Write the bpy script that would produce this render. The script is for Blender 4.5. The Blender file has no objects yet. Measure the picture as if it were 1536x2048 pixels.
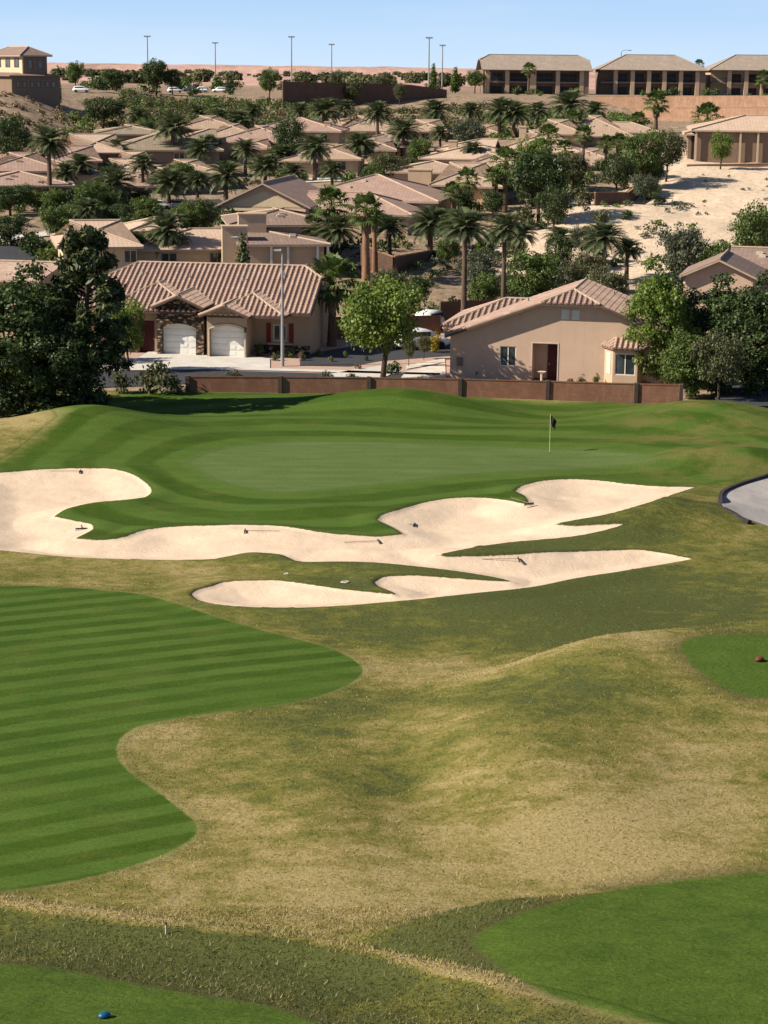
import bpy, bmesh, math, random
import numpy as np
from mathutils import Vector, Matrix
R = math.radians
sc = bpy.context.scene
# ------------------------------------------------------------------ camera, sky, sun, exposure
FPX, HOR, HC = 4000.0, 140.0, 22.0          # focal length in px of a 1536x2048 frame, horizon row, camera height
TH = math.atan((1024 - HOR) / FPX)
cam = bpy.data.cameras.new("camera"); camo = bpy.data.objects.new("camera", cam); sc.collection.objects.link(camo)
cam.sensor_fit = 'VERTICAL'; cam.sensor_height = 36.0; cam.lens = FPX / 2048 * 36.0
cam.clip_start = 0.5; cam.clip_end = 20000
ROLL = R(0.6)                                # the phone was held very slightly tilted
camo.location = (0, 0, HC); camo.rotation_euler = (Matrix.Rotation(math.pi / 2 - TH, 3, 'X') @ Matrix.Rotation(ROLL, 3, 'Z')).to_euler()
sc.camera = camo
SUN_AZ, SUN_EL = 78.0, 35.0                 # degrees left of the line towards the viewer, elevation
sv = Vector((-math.sin(R(SUN_AZ)) * math.cos(R(SUN_EL)), -math.cos(R(SUN_AZ)) * math.cos(R(SUN_EL)), math.sin(R(SUN_EL))))
world = bpy.data.worlds.new("World"); sc.world = world; world.use_nodes = True
wn = world.node_tree.nodes; wl = world.node_tree.links; wn.clear()
wo = wn.new('ShaderNodeOutputWorld'); bg = wn.new('ShaderNodeBackground'); sky = wn.new('ShaderNodeTexSky')
sky.sky_type = 'NISHITA'; sky.sun_disc = False; sky.sun_elevation = R(SUN_EL)
sky.sun_rotation = math.atan2(sv.x, sv.y); sky.altitude = 600; sky.air_density = 1.0; sky.dust_density = 0.3; sky.ozone_density = 2.5
tcw = wn.new('ShaderNodeTexCoord'); sep = wn.new('ShaderNodeSeparateXYZ'); cmb = wn.new('ShaderNodeCombineXYZ')
mad = wn.new('ShaderNodeMath'); mad.operation = 'MULTIPLY_ADD'; mad.inputs[1].default_value = 1.15; mad.inputs[2].default_value = 0.10
wl.new(tcw.outputs['Generated'], sep.inputs[0]); wl.new(sep.outputs[0], cmb.inputs[0]); wl.new(sep.outputs[1], cmb.inputs[1])
wl.new(sep.outputs[2], mad.inputs[0]); wl.new(mad.outputs[0], cmb.inputs[2]); wl.new(cmb.outputs[0], sky.inputs[0])
# faint wisps of cirrus, in sky directions
wnz = wn.new('ShaderNodeTexNoise'); wmp = wn.new('ShaderNodeMapping'); wmp.inputs['Scale'].default_value = (7, 7, 40)
wl.new(tcw.outputs['Generated'], wmp.inputs[0]); wl.new(wmp.outputs[0], wnz.inputs['Vector']); wnz.inputs['Scale'].default_value = 1.0; wnz.inputs['Detail'].default_value = 5
wr = wn.new('ShaderNodeMapRange'); wr.inputs[1].default_value = 0.48; wr.inputs[2].default_value = 0.8; wr.inputs[4].default_value = 0.22
wl.new(wnz.outputs[0], wr.inputs[0])
wm = wn.new('ShaderNodeMix'); wm.data_type = 'RGBA'; wl.new(wr.outputs[0], wm.inputs[0]); wl.new(sky.outputs[0], wm.inputs[6])
wm.inputs[7].default_value = (7.0, 7.6, 8.2, 1); wt = wn.new('ShaderNodeMix'); wt.data_type = 'RGBA'; wt.blend_type = 'MULTIPLY'; wt.inputs[0].default_value = 1.0; wt.inputs[7].default_value = (.90, 1.0, 1.13, 1); wl.new(wm.outputs[2], wt.inputs[6]); 
# pale band of air just above the horizon, fading into the blue
hz = wn.new('ShaderNodeMapRange'); hz.inputs[1].default_value = 0.0; hz.inputs[2].default_value = 0.045; wl.new(sep.outputs[2], hz.inputs[0])
hm = wn.new('ShaderNodeMix'); hm.data_type = 'RGBA'; hm.inputs[6].default_value = (7.4, 9.4, 11.6, 1); hm.inputs[7].default_value = (4.6, 7.3, 10.9, 1); wl.new(hz.outputs[0], hm.inputs[0])
h2 = wn.new('ShaderNodeMapRange'); h2.interpolation_type = 'SMOOTHSTEP'; h2.inputs[1].default_value = 0.04; h2.inputs[2].default_value = 0.28; wl.new(sep.outputs[2], h2.inputs[0])
h3 = wn.new('ShaderNodeMix'); h3.data_type = 'RGBA'; wl.new(h2.outputs[0], h3.inputs[0]); wl.new(hm.outputs[2], h3.inputs[6]); wl.new(wt.outputs[2], h3.inputs[7])
h4 = wn.new('ShaderNodeMix'); h4.data_type = 'RGBA'; wl.new(wr.outputs[0], h4.inputs[0]); wl.new(h3.outputs[2], h4.inputs[6]); h4.inputs[7].default_value = (9.5, 10.5, 11.8, 1)
wl.new(h4.outputs[2], bg.inputs[0]); wl.new(bg.outputs[0], wo.inputs[0])
bg.inputs[1].default_value = 0.052
sl = bpy.data.lights.new("sun", 'SUN'); sl.energy = 4.9; sl.angle = R(0.5); sl.color = (1.0, 0.915, 0.775)
so = bpy.data.objects.new("sun", sl); sc.collection.objects.link(so)
so.rotation_euler = sv.to_track_quat('Z', 'Y').to_euler(); so.location = (0, 0, 80)
sc.view_settings.view_transform = 'Standard'; sc.view_settings.look = 'None'
sc.view_settings.exposure = 0.75; sc.view_settings.gamma = 1.0
sc.render.engine = 'CYCLES'; sc.cycles.max_bounces = 4; sc.cycles.diffuse_bounces = 2; sc.cycles.glossy_bounces = 2
sc.cycles.transmission_bounces = 2; sc.cycles.transparent_max_bounces = 4
rnd = random.Random(5)

# ------------------------------------------------------------------ the lens: rays of the photograph
CT, ST = math.cos(TH), math.sin(TH)
def slope(px, py):
    dx, dy = px - 768.0, py - 1024.0
    px, v = 768.0 + dx * math.cos(ROLL) + dy * math.sin(ROLL), -dx * math.sin(ROLL) + dy * math.cos(ROLL); d = FPX * CT - v * ST
    return (px - 768.0) / d, (-FPX * ST - v * CT) / d
def P(px, py, D):
    a, b = slope(px, py); return Vector((a * D, D, HC + b * D))
def ZP(py, D, px=768.0): return HC + slope(px, py)[1] * D

# ------------------------------------------------------------------ terrain height
def vnoise(x, y, seed=0):
    xi = np.floor(x).astype(np.int64); yi = np.floor(y).astype(np.int64); fx = x - xi; fy = y - yi
    fx = fx * fx * (3 - 2 * fx); fy = fy * fy * (3 - 2 * fy)
    def h(a, b):
        n = (a * 374761393 + b * 668265263 + seed * 1442695041) & 0xffffffff
        n = ((n ^ (n >> 13)) * 1274126177) & 0xffffffff
        return ((n ^ (n >> 16)) & 0xffff) / 65535.0
    return (h(xi, yi) * (1 - fx) + h(xi + 1, yi) * fx) * (1 - fy) + (h(xi, yi + 1) * (1 - fx) + h(xi + 1, yi + 1) * fx) * fy - 0.5
def fbm(x, y, seed=0, o=3):
    s = 0; a = 1
    for i in range(o): s = s + a * vnoise(x, y, seed + i); x = x * 2.03; y = y * 2.03; a *= .5
    return s
TU = np.array([-400, 0, 200, 400, 600, 800, 1000, 1200, 1400, 1536, 1900.])
TD = np.array([60, 135, 168, 180, 195, 215, 240, 275, 300, 350, 400, 425, 437, 455, 500, 620, 900, 1500, 2400, 2700, 2900, 6000.])
TZ = np.array([
 [.3]*11, [0.1]*11, [0.1]*6+[.1, .2, .3, .3, .3],
 [1.0, 1.0, 1.0, 1.0, .9, .8, .5, .5, .7, .7, .7],
 [2.8, 2.8, 2.8, 2.8, 2.8, 2.2, 1.6, 1.5, 2.0, 2, 2],
 [4.5, 4.5, 4.5, 4.5, 4.2, 4, 3.8, 3.8, 4, 4, 4],
 [6.6, 6.6, 6.6, 5.8, 5.3, 5.3, 6, 7, 7.4, 7.4, 7.4],
 [8.6, 8.6, 8.0, 7.4, 7.4, 7.8, 8.4, 10, 11, 11.1, 11.1],
 [11, 11, 9.2, 8.8, 8.8, 9, 9.2, 10.4, 11.3, 11.4, 11.4],
 [18, 18, 14, 11.3, 11.2, 11.3, 11.6, 11.8, 12, 12, 12],
 [18.3, 18.3, 16, 13.6, 13, 13, 13.5, 12.4, 12.3, 12.3, 12.3],
 [18.3, 18.3, 16.6, 14.6, 14, 14, 14.8, 12.6, 12.4, 12.4, 12.4],
 [18.3, 18.3, 16.8, 15.2, 14.8, 14.7, 15.6, 16.1, 16.2, 16.2, 16.2],
 [18.2, 18.2, 16.9, 15.9, 15.6, 15.6, 16.2, 16.4, 16.4, 16.4, 16.4],
 [17.6, 17.6, 17.0, 16.7, 16.6, 16.6, 16.6, 16.6, 16.6, 16.6, 16.6],
 [17, 17, 17, 16.8, 16.7, 16.7, 16.7, 16.7, 16.7, 16.7, 16.7],
 [16.5]*11, [15.5]*11, [16]*11, [23.0, 24, 25.5, 25.0, 24.5, 24.0, 22.5, 21.5, 21, 21, 21], [26.0, 27, 27, 26, 25.6, 25.2, 24.8, 24, 24, 24, 24], [26.5, 27, 27, 26, 25.6, 25.2, 24.8, 24, 24, 24, 24]])
def gauss(x, y, cx, cy, sx, sy, a=0.0):
    c, s = math.cos(a), math.sin(a); dx = x - cx; dy = y - cy
    return np.exp(-((dx * c + dy * s) / sx) ** 2 / 2 - ((-dx * s + dy * c) / sy) ** 2 / 2)
def sstep(t): t = np.clip(t, 0, 1); return t * t * (3 - 2 * t)
def xat(px, D): return (px - 768.0) / (FPX * CT + 884 * ST * 0.5) * D   # near enough for placing humps
def H(x, y):
    x = np.asarray(x, float); y = np.asarray(y, float)
    D = np.maximum(y, 1.0)
    pu = 768 + x / D * 3990.0
    # far table: cubic along depth, smooth across
    ui = np.clip(np.searchsorted(TU, pu) - 1, 0, len(TU) - 2); fu = sstep((pu - TU[ui]) / (TU[ui + 1] - TU[ui]))
    Dc = np.clip(D, TD[0], TD[-1] - 1); di = np.clip(np.searchsorted(TD, Dc) - 1, 0, len(TD) - 2)
    t = (Dc - TD[di]) / (TD[di + 1] - TD[di])
    def col(u):
        z0, z1 = TZ[di, u], TZ[di + 1, u]; dm = np.maximum(di - 1, 0); dp = np.minimum(di + 2, len(TD) - 1)
        h = TD[di + 1] - TD[di]
        s = (z1 - z0) / h
        sa = np.where(di > 0, (z0 - TZ[dm, u]) / np.maximum(TD[di] - TD[dm], 1), s)
        sb = np.where(di < len(TD) - 2, (TZ[dp, u] - z1) / np.maximum(TD[dp] - TD[di + 1], 1), s)
        m0 = np.where(s * sa > 0, np.sign(s) * np.minimum(np.abs(sa), np.abs(s)), 0)
        m1 = np.where(s * sb > 0, np.sign(s) * np.minimum(np.abs(sb), np.abs(s)), 0)
        return z0 * (2*t**3 - 3*t*t + 1) + h*m0*(t**3 - 2*t*t + t) + z1*(3*t*t - 2*t**3) + h*m1*(t**3 - t*t)
    z = col(ui) * (1 - fu) + col(ui + 1) * fu
    # relief of the hillside and of the far mesa
    hill = sstep((D - 182) / 30) * (1 - sstep((D - 440) / 60))
    z = z + hill * (fbm(x / 9, y / 9, 3) * 0.7)
    mesa = sstep((D - 2400) / 100)
    z = z + mesa * (fbm(x / 60, y / 300, 9, 4) * 2.2 + fbm(x / 300, y / 300, 12, 2) * 1.5) + sstep((D - 700) / 300) * fbm(x / 40, y / 60, 15, 3) * 1.2
    # golf ground
    G_ = 1 - sstep((D - 131) / 5)
    z = z + G_ * (fbm(x / 14, y / 14, 21, 2) * 0.28 * sstep((D - 42) / 6))
    hump = lambda px, D0, sx, sy, h, a=0.0: h * gauss(x, y, xat(px, D0), D0, sx, sy, a)
    g = hump(165, 121, 3.0, 3.2, 1.25) + hump(300, 119, 4.5, 2.5, .5) + hump(-60, 118, 4, 3, .8)
    g = g + hump(820, 131.0, 4.6, 2.2, 1.2) + hump(600, 134, 5, 2.5, .35) + hump(1090, 130, 4.0, 3.5, -.5)
    g = g + hump(1400, 126.5, 4.4, 3.2, 1.15) + hump(1560, 122, 4, 4, .7) + hump(1470, 113, 3.4, 2.0, .95) + hump(1180, 122, 5, 1.8, .3) + hump(520, 124, 6, 1.8, .35) + hump(1280, 117, 4, 1.5, .35)
    g = g + hump(1330, 96, 4.0, 2.6, 1.1, .3) + hump(1180, 94, 4, 1.2, .35, .25) + hump(1150, 100.5, 4, .9, .3, .3)
    g = g + hump(490, 92, 2.6, 1.4, .45) + hump(650, 88.5, 4, 1.0, .45) + hump(900, 88.5, 4, .8, .3) + hump(660, 98, 2.6, 1.2, .35) + hump(210, 99, 2.2, 1.2, .25)
    z = z + g * G_
    # ridge that carries the right-hand tee, running down to the left
    yr = 67.0 + np.clip(x - 3, 0, 30) * 0.36
    hr = 1.7 * sstep((x - .5) / 8)
    dy = y - yr
    z = z + hr * np.where(dy < 0, np.exp(-(dy / 7.5) ** 2 / 2), np.exp(-(dy / 1.8) ** 2 / 2))
    z = z + .7 * gauss(x, y, 3.4, 60.5, 2.3, 4.2, .45) - .15 * gauss(x, y, 8.2, 60, 2.4, 4.5, .2) + .35 * gauss(x, y, -1.6, 57, 1.9, 4.5, .2) - .18 * gauss(x, y, .8, 58, 1.4, 4) + .35 * gauss(x, y, 6.0, 78, 3.5, 2.0)
    # near tee platform on the left, its crest, and the platform to its right
    yc = np.interp(x, [-30, -8.6, -1.6, 4.1, 7.5, 20], [44, 42.0, 39.3, 35.1, 31.6, 20])
    ztee = np.interp(D, [20, 30, 34, 37.5, 40, 42, 44], [5.4, 5.2, 4.8, 4.3, 3.85, 3.62, 3.3]) + .26 * gauss(y - yc, 0 * y, -.4, 0, .6, 1) - .12 * gauss(y - yc, 0 * y, -2.6, 0, 1.0, 1)
    zval = np.interp(D, [20, 44, 50, 70, 90, 120], [2.2, .9, .45, .25, .1, 0])
    w2 = sstep((x - (-3.4 + (46 - D) * .1)) / 7.5) * (1 - sstep((D - (46.3 + .25 * (x - 2))) / 2.4))
    z = z + zval - .3 * (D < 60) * (1 - sstep((D - 50) / 10)) + w2 * 1.15
    k = sstep((y - yc) / 3.0)
    z = ztee * (1 - k) + z * k
    return z
DM = np.concatenate([np.arange(28, 150, .12), np.arange(150, 520, .5), np.arange(520, 6000, 8)])
def G(px, py, dmin=0.0):
    a, b = slope(px, py); zz = HC + b * DM; h = H(a * DM, DM)
    ok = np.nonzero((zz <= h) & (DM > dmin))[0]
    if len(ok) == 0: D = 3000.0
    else:
        i = ok[0]
        if i > 0 and zz[i-1] > h[i-1]:
            e0 = zz[i-1] - h[i-1]; e1 = zz[i] - h[i]; D = DM[i-1] + (DM[i] - DM[i-1]) * e0 / (e0 - e1)
        else: D = DM[i]
    return Vector((a * D, D, float(H(a * D, D))))
def ground(px, D):
    x = slope(px, HOR + 4000 * max(HC - 17 + 17 * (D < 160), 3) / D)[0] * D if D > 160 else slope(px, HOR + 88000.0 / D)[0] * D
    return Vector((x, D, float(H(x, D))))

# ------------------------------------------------------------------ naming helpers
def link(o): sc.collection.objects.link(o); return o
def tag(o, label=None, cat=None, group=None, kind=None):
    for k, v in (('label', label), ('category', cat), ('group', group), ('kind', kind)):
        if v: o[k] = v
    return o
def empty(name, loc=(0, 0, 0), rz=0.0, label=None, cat=None, group=None, s=1.0):
    o = link(bpy.data.objects.new(name, None)); o.location = loc; o.rotation_euler = (0, 0, rz); o.scale = (s, s, s)
    o.empty_display_size = .3
    return tag(o, label, cat, group)
def mesh_np(name, V, F, mat, parent=None, smooth=False, uv=None, attrs=None):
    me = bpy.data.meshes.new(name); V = np.asarray(V, np.float32); F = np.asarray(F, np.int32)
    k = F.shape[1]; me.vertices.add(len(V)); me.vertices.foreach_set('co', V.ravel())
    me.loops.add(F.size); me.loops.foreach_set('vertex_index', F.ravel())
    me.polygons.add(len(F)); me.polygons.foreach_set('loop_start', np.arange(len(F), dtype=np.int32) * k)
    me.polygons.foreach_set('loop_total', np.full(len(F), k, np.int32))
    if smooth: me.polygons.foreach_set('use_smooth', np.ones(len(F), bool))
    me.update(calc_edges=True)
    if attrs:
        for n, a in attrs.items():
            at = me.attributes.new(n, 'FLOAT', 'POINT'); at.data.foreach_set('value', np.asarray(a, np.float32))
    me.materials.append(mat)
    o = link(bpy.data.objects.new(name, me)); o.parent = parent
    return o
class MB:
    """collects boxes, prisms, tubes, polygons into ONE mesh"""
    def __init__(s): s.v = []; s.f = []; s.uv = []
    def poly(s, pts, uvs=None):
        n = len(s.v); s.v += [tuple(p) for p in pts]; s.f.append(tuple(range(n, n + len(pts))))
        s.uv.append(uvs if uvs else [(p[0] * .7 + p[1] * .7, p[2]) for p in pts]); return s
    def box(s, x0, x1, y0, y1, z0, z1):
        a = [(x0,y0,z0),(x1,y0,z0),(x1,y1,z0),(x0,y1,z0),(x0,y0,z1),(x1,y0,z1),(x1,y1,z1),(x0,y1,z1)]
        for q in ((0,3,2,1),(4,5,6,7),(0,1,5,4),(1,2,6,5),(2,3,7,6),(3,0,4,7)): s.poly([a[i] for i in q])
        return s
    def prism(s, top, dz):
        """top polygon extruded down by dz"""
        b = [(p[0], p[1], p[2] - dz) for p in top]; s.poly(b[::-1])
        for i in range(len(top)):
            j = (i + 1) % len(top); s.poly([b[i], b[j], top[j], top[i]])
        return s
    def tube(s, pts, rads, n=8, cap=True):
        rings = []
        for i, p in enumerate(pts):
            p = Vector(p); a = Vector(pts[max(i - 1, 0)]); b = Vector(pts[min(i + 1, len(pts) - 1)])
            d = (b - a).normalized() if (b - a).length > 1e-6 else Vector((0, 0, 1))
            t = d.cross(Vector((0, 0, 1)) if abs(d.z) < .9 else Vector((1, 0, 0))).normalized(); w = d.cross(t)
            r = rads[i] if hasattr(rads, '__len__') else rads
            rings.append([p + (t * math.cos(k * 2 * math.pi / n) + w * math.sin(k * 2 * math.pi / n)) * r for k in range(n)])
        for i in range(len(rings) - 1):
            for k in range(n):
                m = (k + 1) % n; s.poly([rings[i][k], rings[i][m], rings[i + 1][m], rings[i + 1][k]])
        if cap: s.poly(rings[0][::-1]); s.poly(rings[-1])
        return s
    def build(s, name, mat, parent=None, smooth=False):
        me = bpy.data.meshes.new(name); me.from_pydata([tuple(v) for v in s.v], [], s.f); me.update()
        ul = me.uv_layers.new(name='UVMap'); flat = [c for u in s.uv for q in u for c in q]
        ul.data.foreach_set('uv', flat)
        if smooth: me.polygons.foreach_set('use_smooth', [True] * len(s.f))
        me.materials.append(mat)
        bm = bmesh.new(); bm.from_mesh(me); bmesh.ops.remove_doubles(bm, verts=bm.verts, dist=1e-4)
        bmesh.ops.recalc_face_normals(bm, faces=bm.faces); bm.to_mesh(me); bm.free()
        o = link(bpy.data.objects.new(name, me)); o.parent = parent
        return o
def copy_tree(o, parent=None):
    c = o.copy(); link(c); c.parent = parent
    for ch in list(o.children): copy_tree(ch, c)
    return c

# ------------------------------------------------------------------ materials
def new_mat(name, rough=.85, spec=.2):
    m = bpy.data.materials.new(name); m.use_nodes = True; nt = m.node_tree; b = nt.nodes['Principled BSDF']
    b.inputs['Roughness'].default_value = rough; b.inputs['Specular IOR Level'].default_value = spec
    return m, nt, b
def nz(nt, scale, vec, detail=4, rough=.6, dist=0.0):
    n = nt.nodes.new('ShaderNodeTexNoise'); n.inputs['Scale'].default_value = scale; n.inputs['Detail'].default_value = detail
    n.inputs['Roughness'].default_value = rough; n.inputs['Distortion'].default_value = dist
    if vec is not None: nt.links.new(vec, n.inputs['Vector'])
    return n.outputs[0]
def mixc(nt, fac, a, b, mode='MIX'):
    n = nt.nodes.new('ShaderNodeMix'); n.data_type = 'RGBA'; n.blend_type = mode; n.clamp_factor = True
    for i, x in ((0, fac), (6, a), (7, b)):
        if hasattr(x, 'links') or hasattr(x, 'is_linked'): nt.links.new(x, n.inputs[i])
        elif i == 0: n.inputs[0].default_value = x
        else: n.inputs[i].default_value = (*x, 1)
    return n.outputs[2]
def mr(nt, x, a, b, c=0.0, d=1.0):
    n = nt.nodes.new('ShaderNodeMapRange'); n.inputs[1].default_value = a; n.inputs[2].default_value = b
    n.inputs[3].default_value = c; n.inputs[4].default_value = d; nt.links.new(x, n.inputs[0]); return n.outputs[0]
def mth(nt, op, a, b=0.0, c=0.0):
    n = nt.nodes.new('ShaderNodeMath'); n.operation = op
    for i, x in enumerate((a, b, c)):
        if hasattr(x, 'is_linked'): nt.links.new(x, n.inputs[i])
        else: n.inputs[i].default_value = x
    return n.outputs[0]
def att(nt, name):
    n = nt.nodes.new('ShaderNodeAttribute'); n.attribute_name = name; return n.outputs['Fac']
def mapv(nt, src, scale, rot=(0, 0, 0)):
    n = nt.nodes.new('ShaderNodeMapping'); n.inputs['Scale'].default_value = scale; n.inputs['Rotation'].default_value = rot
    nt.links.new(src, n.inputs[0]); return n.outputs[0]
def bump(nt, b, h, dist=.05, strength=.6):
    n = nt.nodes.new('ShaderNodeBump'); n.inputs['Distance'].default_value = dist; n.inputs['Strength'].default_value = strength
    nt.links.new(h, n.inputs['Height']); nt.links.new(n.outputs[0], b.inputs['Normal'])
def simple(name, col, col2=None, scale=3.0, rough=.85, bmp=0.0, spec=.2, detail=5, stretch=None):
    m, nt, b = new_mat(name, rough, spec); tc = nt.nodes.new('ShaderNodeTexCoord').outputs['Object']
    if stretch: tc = mapv(nt, tc, stretch)
    f = mr(nt, nz(nt, scale, tc, detail), .3, .7)
    nt.links.new(mixc(nt, f, col, col2 or tuple(c * .8 for c in col)), b.inputs['Base Color'])
    if bmp: bump(nt, b, nz(nt, scale * 4, tc, 5), bmp)
    return m
def stucco(name, col):
    m, nt, b = new_mat(name, .95, .1); tc = nt.nodes.new('ShaderNodeTexCoord').outputs['Object']
    f = mr(nt, nz(nt, .6, tc, 4), .3, .75); st = mr(nt, nz(nt, 1.0, mapv(nt, tc, (3, 3, .35)), 4), .52, .8)
    c = mixc(nt, f, col, tuple(q * .86 for q in col)); c = mixc(nt, mth(nt, 'MULTIPLY', st, .35), c, tuple(q * .68 for q in col))
    c = mixc(nt, mth(nt, 'MULTIPLY', mr(nt, nz(nt, 14, tc, 3), .35, .65), .22), c, tuple(q * .75 for q in col))
    nt.links.new(c, b.inputs['Base Color']); bump(nt, b, nz(nt, 30, tc, 3), .012, .7); return m
def roofmat(name, c1, c2, c3, pitch=.42, course=.42, bumpy=True):
    """concrete tiles: u runs along the eave in metres, v up the slope; each tile has its own tone"""
    m, nt, b = new_mat(name, .9, .12); uv = nt.nodes.new('ShaderNodeUVMap').outputs[0]
    s = nt.nodes.new('ShaderNodeSeparateXYZ'); nt.links.new(uv, s.inputs[0])
    iu = mth(nt, 'FLOOR', mth(nt, 'DIVIDE', s.outputs[0], pitch)); iv = mth(nt, 'FLOOR', mth(nt, 'DIVIDE', s.outputs[1], course))
    c = nt.nodes.new('ShaderNodeCombineXYZ'); nt.links.new(iu, c.inputs[0]); nt.links.new(iv, c.inputs[1])
    w = nt.nodes.new('ShaderNodeTexWhiteNoise'); nt.links.new(c.outputs[0], w.inputs[0])
    big = mr(nt, nz(nt, .45, uv, 5), .3, .7)
    col = mixc(nt, w.outputs[0], c1, c2); col = mixc(nt, mth(nt, 'MULTIPLY', mr(nt, w.outputs[0], .78, .8), .6), col, c3)
    col = mixc(nt, mth(nt, 'MULTIPLY', big, .45), col, tuple(q * .72 for q in c2))
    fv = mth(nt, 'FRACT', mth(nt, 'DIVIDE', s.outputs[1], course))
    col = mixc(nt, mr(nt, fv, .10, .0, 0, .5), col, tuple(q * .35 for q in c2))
    nt.links.new(col, b.inputs['Base Color'])
    if bumpy:
        fu = mth(nt, 'FRACT', mth(nt, 'DIVIDE', s.outputs[0], pitch))
        hgt = mth(nt, 'ADD', mth(nt, 'SINE', mth(nt, 'MULTIPLY', fu, math.pi)), mth(nt, 'MULTIPLY', fv, -.4))
        bump(nt, b, hgt, .014, .6)
    else: bump(nt, b, mth(nt, 'MULTIPLY', fv, -1.0), .05, .8)
    return m
def leafmat(name, dark, light, trans=.25, warm=None):
    m, nt, b = new_mat(name, .6, .25); nt.nodes.remove(b)
    out = nt.nodes['Material Output']; oi = nt.nodes.new('ShaderNodeObjectInfo'); t = att(nt, 'tint')
    tc = nt.nodes.new('ShaderNodeTexCoord').outputs['Object']
    f = mth(nt, 'ADD', mth(nt, 'MULTIPLY', t, .75), mth(nt, 'MULTIPLY', mr(nt, nz(nt, 1.1, tc, 3), .3, .7), .3))
    c = mixc(nt, f, dark, light)
    c = mixc(nt, mth(nt, 'MULTIPLY', oi.outputs['Random'], .35), c, warm or tuple(q * .7 for q in light))
    d = nt.nodes.new('ShaderNodeBsdfDiffuse'); tr = nt.nodes.new('ShaderNodeBsdfTranslucent'); gl = nt.nodes.new('ShaderNodeBsdfGlossy')
    gl.inputs['Roughness'].default_value = .5; gl.inputs['Color'].default_value = (.5, .5, .5, 1)
    nt.links.new(c, d.inputs[0]); nt.links.new(c, tr.inputs[0])
    mx = nt.nodes.new('ShaderNodeMixShader'); mx.inputs[0].default_value = trans
    nt.links.new(d.outputs[0], mx.inputs[1]); nt.links.new(tr.outputs[0], mx.inputs[2])
    m2 = nt.nodes.new('ShaderNodeMixShader'); m2.inputs[0].default_value = .04
    nt.links.new(mx.outputs[0], m2.inputs[1]); nt.links.new(gl.outputs[0], m2.inputs[2]); nt.links.new(m2.outputs[0], out.inputs[0])
    return m
def barkmat(name, a, b_):
    m, nt, b = new_mat(name, .95, .1); tc = nt.nodes.new('ShaderNodeTexCoord').outputs['Object']
    f = mr(nt, nz(nt, 2.0, mapv(nt, tc, (3, 3, 1.6)), 5, .7), .3, .7); rg = mth(nt, 'FRACT', mth(nt, 'MULTIPLY', nt.nodes.new('ShaderNodeSeparateXYZ').outputs[2], 1.0))
    nt.links.new(mixc(nt, f, a, b_), b.inputs['Base Color']); bump(nt, b, f, .05, .8); return m

M = {}
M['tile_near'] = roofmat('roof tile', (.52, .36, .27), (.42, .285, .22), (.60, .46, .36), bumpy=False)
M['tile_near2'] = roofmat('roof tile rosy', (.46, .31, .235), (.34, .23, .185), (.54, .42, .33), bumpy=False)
M['tile_pan'] = simple('tile channel', (.25, .165, .135), (.18, .12, .10), 2)
M['tile_tan'] = roofmat('roof tile tan', (.44, .31, .225), (.37, .265, .19), (.50, .37, .27))
M['tile_grey'] = roofmat('roof tile grey', (.36, .285, .23), (.30, .24, .19), (.42, .34, .27))
M['tile_rose'] = roofmat('roof tile rose', (.40, .265, .21), (.33, .22, .175), (.46, .32, .25))
M['tile_olive'] = roofmat('roof tile olive', (.30, .24, .165), (.25, .20, .14), (.36, .29, .2))
M['tile_brown'] = roofmat('roof tile brown', (.28, .195, .155), (.23, .16, .13), (.33, .25, .19))
M['tile_pale'] = roofmat('roof tile pale', (.57, .41, .30), (.50, .36, .265), (.62, .46, .34))
M['cap'] = simple('ridge cap', (.46, .34, .25), (.36, .26, .19), 2)
M['cap_dark'] = simple('ridge cap dark', (.36, .25, .2), (.22, .15, .12), 2)
M['wall_tan'] = stucco('stucco tan', (.56, .40, .29))
M['wall_left'] = stucco('stucco brown', (.40, .30, .205))
M['wall_cream'] = stucco('stucco cream', (.60, .47, .31))
M['wall_sand'] = stucco('stucco sand', (.52, .38, .26))
M['wall_brown'] = stucco('stucco deep', (.23, .16, .115))
M['wall_grey'] = stucco('stucco grey', (.24, .19, .16))
M['trim'] = simple('trim', (.62, .52, .4), (.5, .4, .3), 2)
M['fascia'] = simple('fascia', (.46, .35, .26), (.36, .27, .2), 1.5)
M['fascia_dark'] = simple('fascia brown', (.12, .08, .06), (.08, .055, .045), 2)
M['white'] = simple('white paint', (.74, .70, .62), (.62, .58, .5), 1.5, .6)
M['garage'] = simple('garage door paint', (.82, .80, .74), (.76, .73, .67), 1.2, .55)
M['reddoor'] = simple('dark red paint', (.085, .02, .018), (.06, .015, .014), 3, .5)
M['shutter'] = simple('red shutter paint', (.22, .03, .03), (.15, .022, .022), 3, .6)
M['dark'] = simple('near black', (.035, .028, .024), (.02, .016, .014), 2)  # near-black for the painted patio shade, flag cloth and cup
M['metal'] = simple('galvanised pole', (.30, .30, .29), (.22, .22, .22), 4, .5, spec=.5)
M['concrete'] = simple('concrete', (.60, .56, .50), (.47, .43, .38), .8, .9, .004)
M['kerb'] = simple('kerb concrete', (.62, .57, .5), (.5, .46, .4), 2)
M['kerb_dark'] = simple('dark kerb', (.06, .05, .045), (.035, .03, .03), 4)
M['asphalt'] = simple('asphalt', (.055, .055, .06), (.04, .04, .044), 2.5, .9, .004)
M['gravel'] = simple('pink gravel', (.50, .34, .26), (.36, .24, .19), 6, .95, .03)
M['bark'] = barkmat('bark', (.10, .07, .05), (.05, .036, .028))
M['palm_bark'] = barkmat('palm bark', (.17, .115, .08), (.07, .05, .035))
M['palm_bark_red'] = barkmat('palm bark reddish', (.32, .18, .11), (.16, .09, .06))
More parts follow.
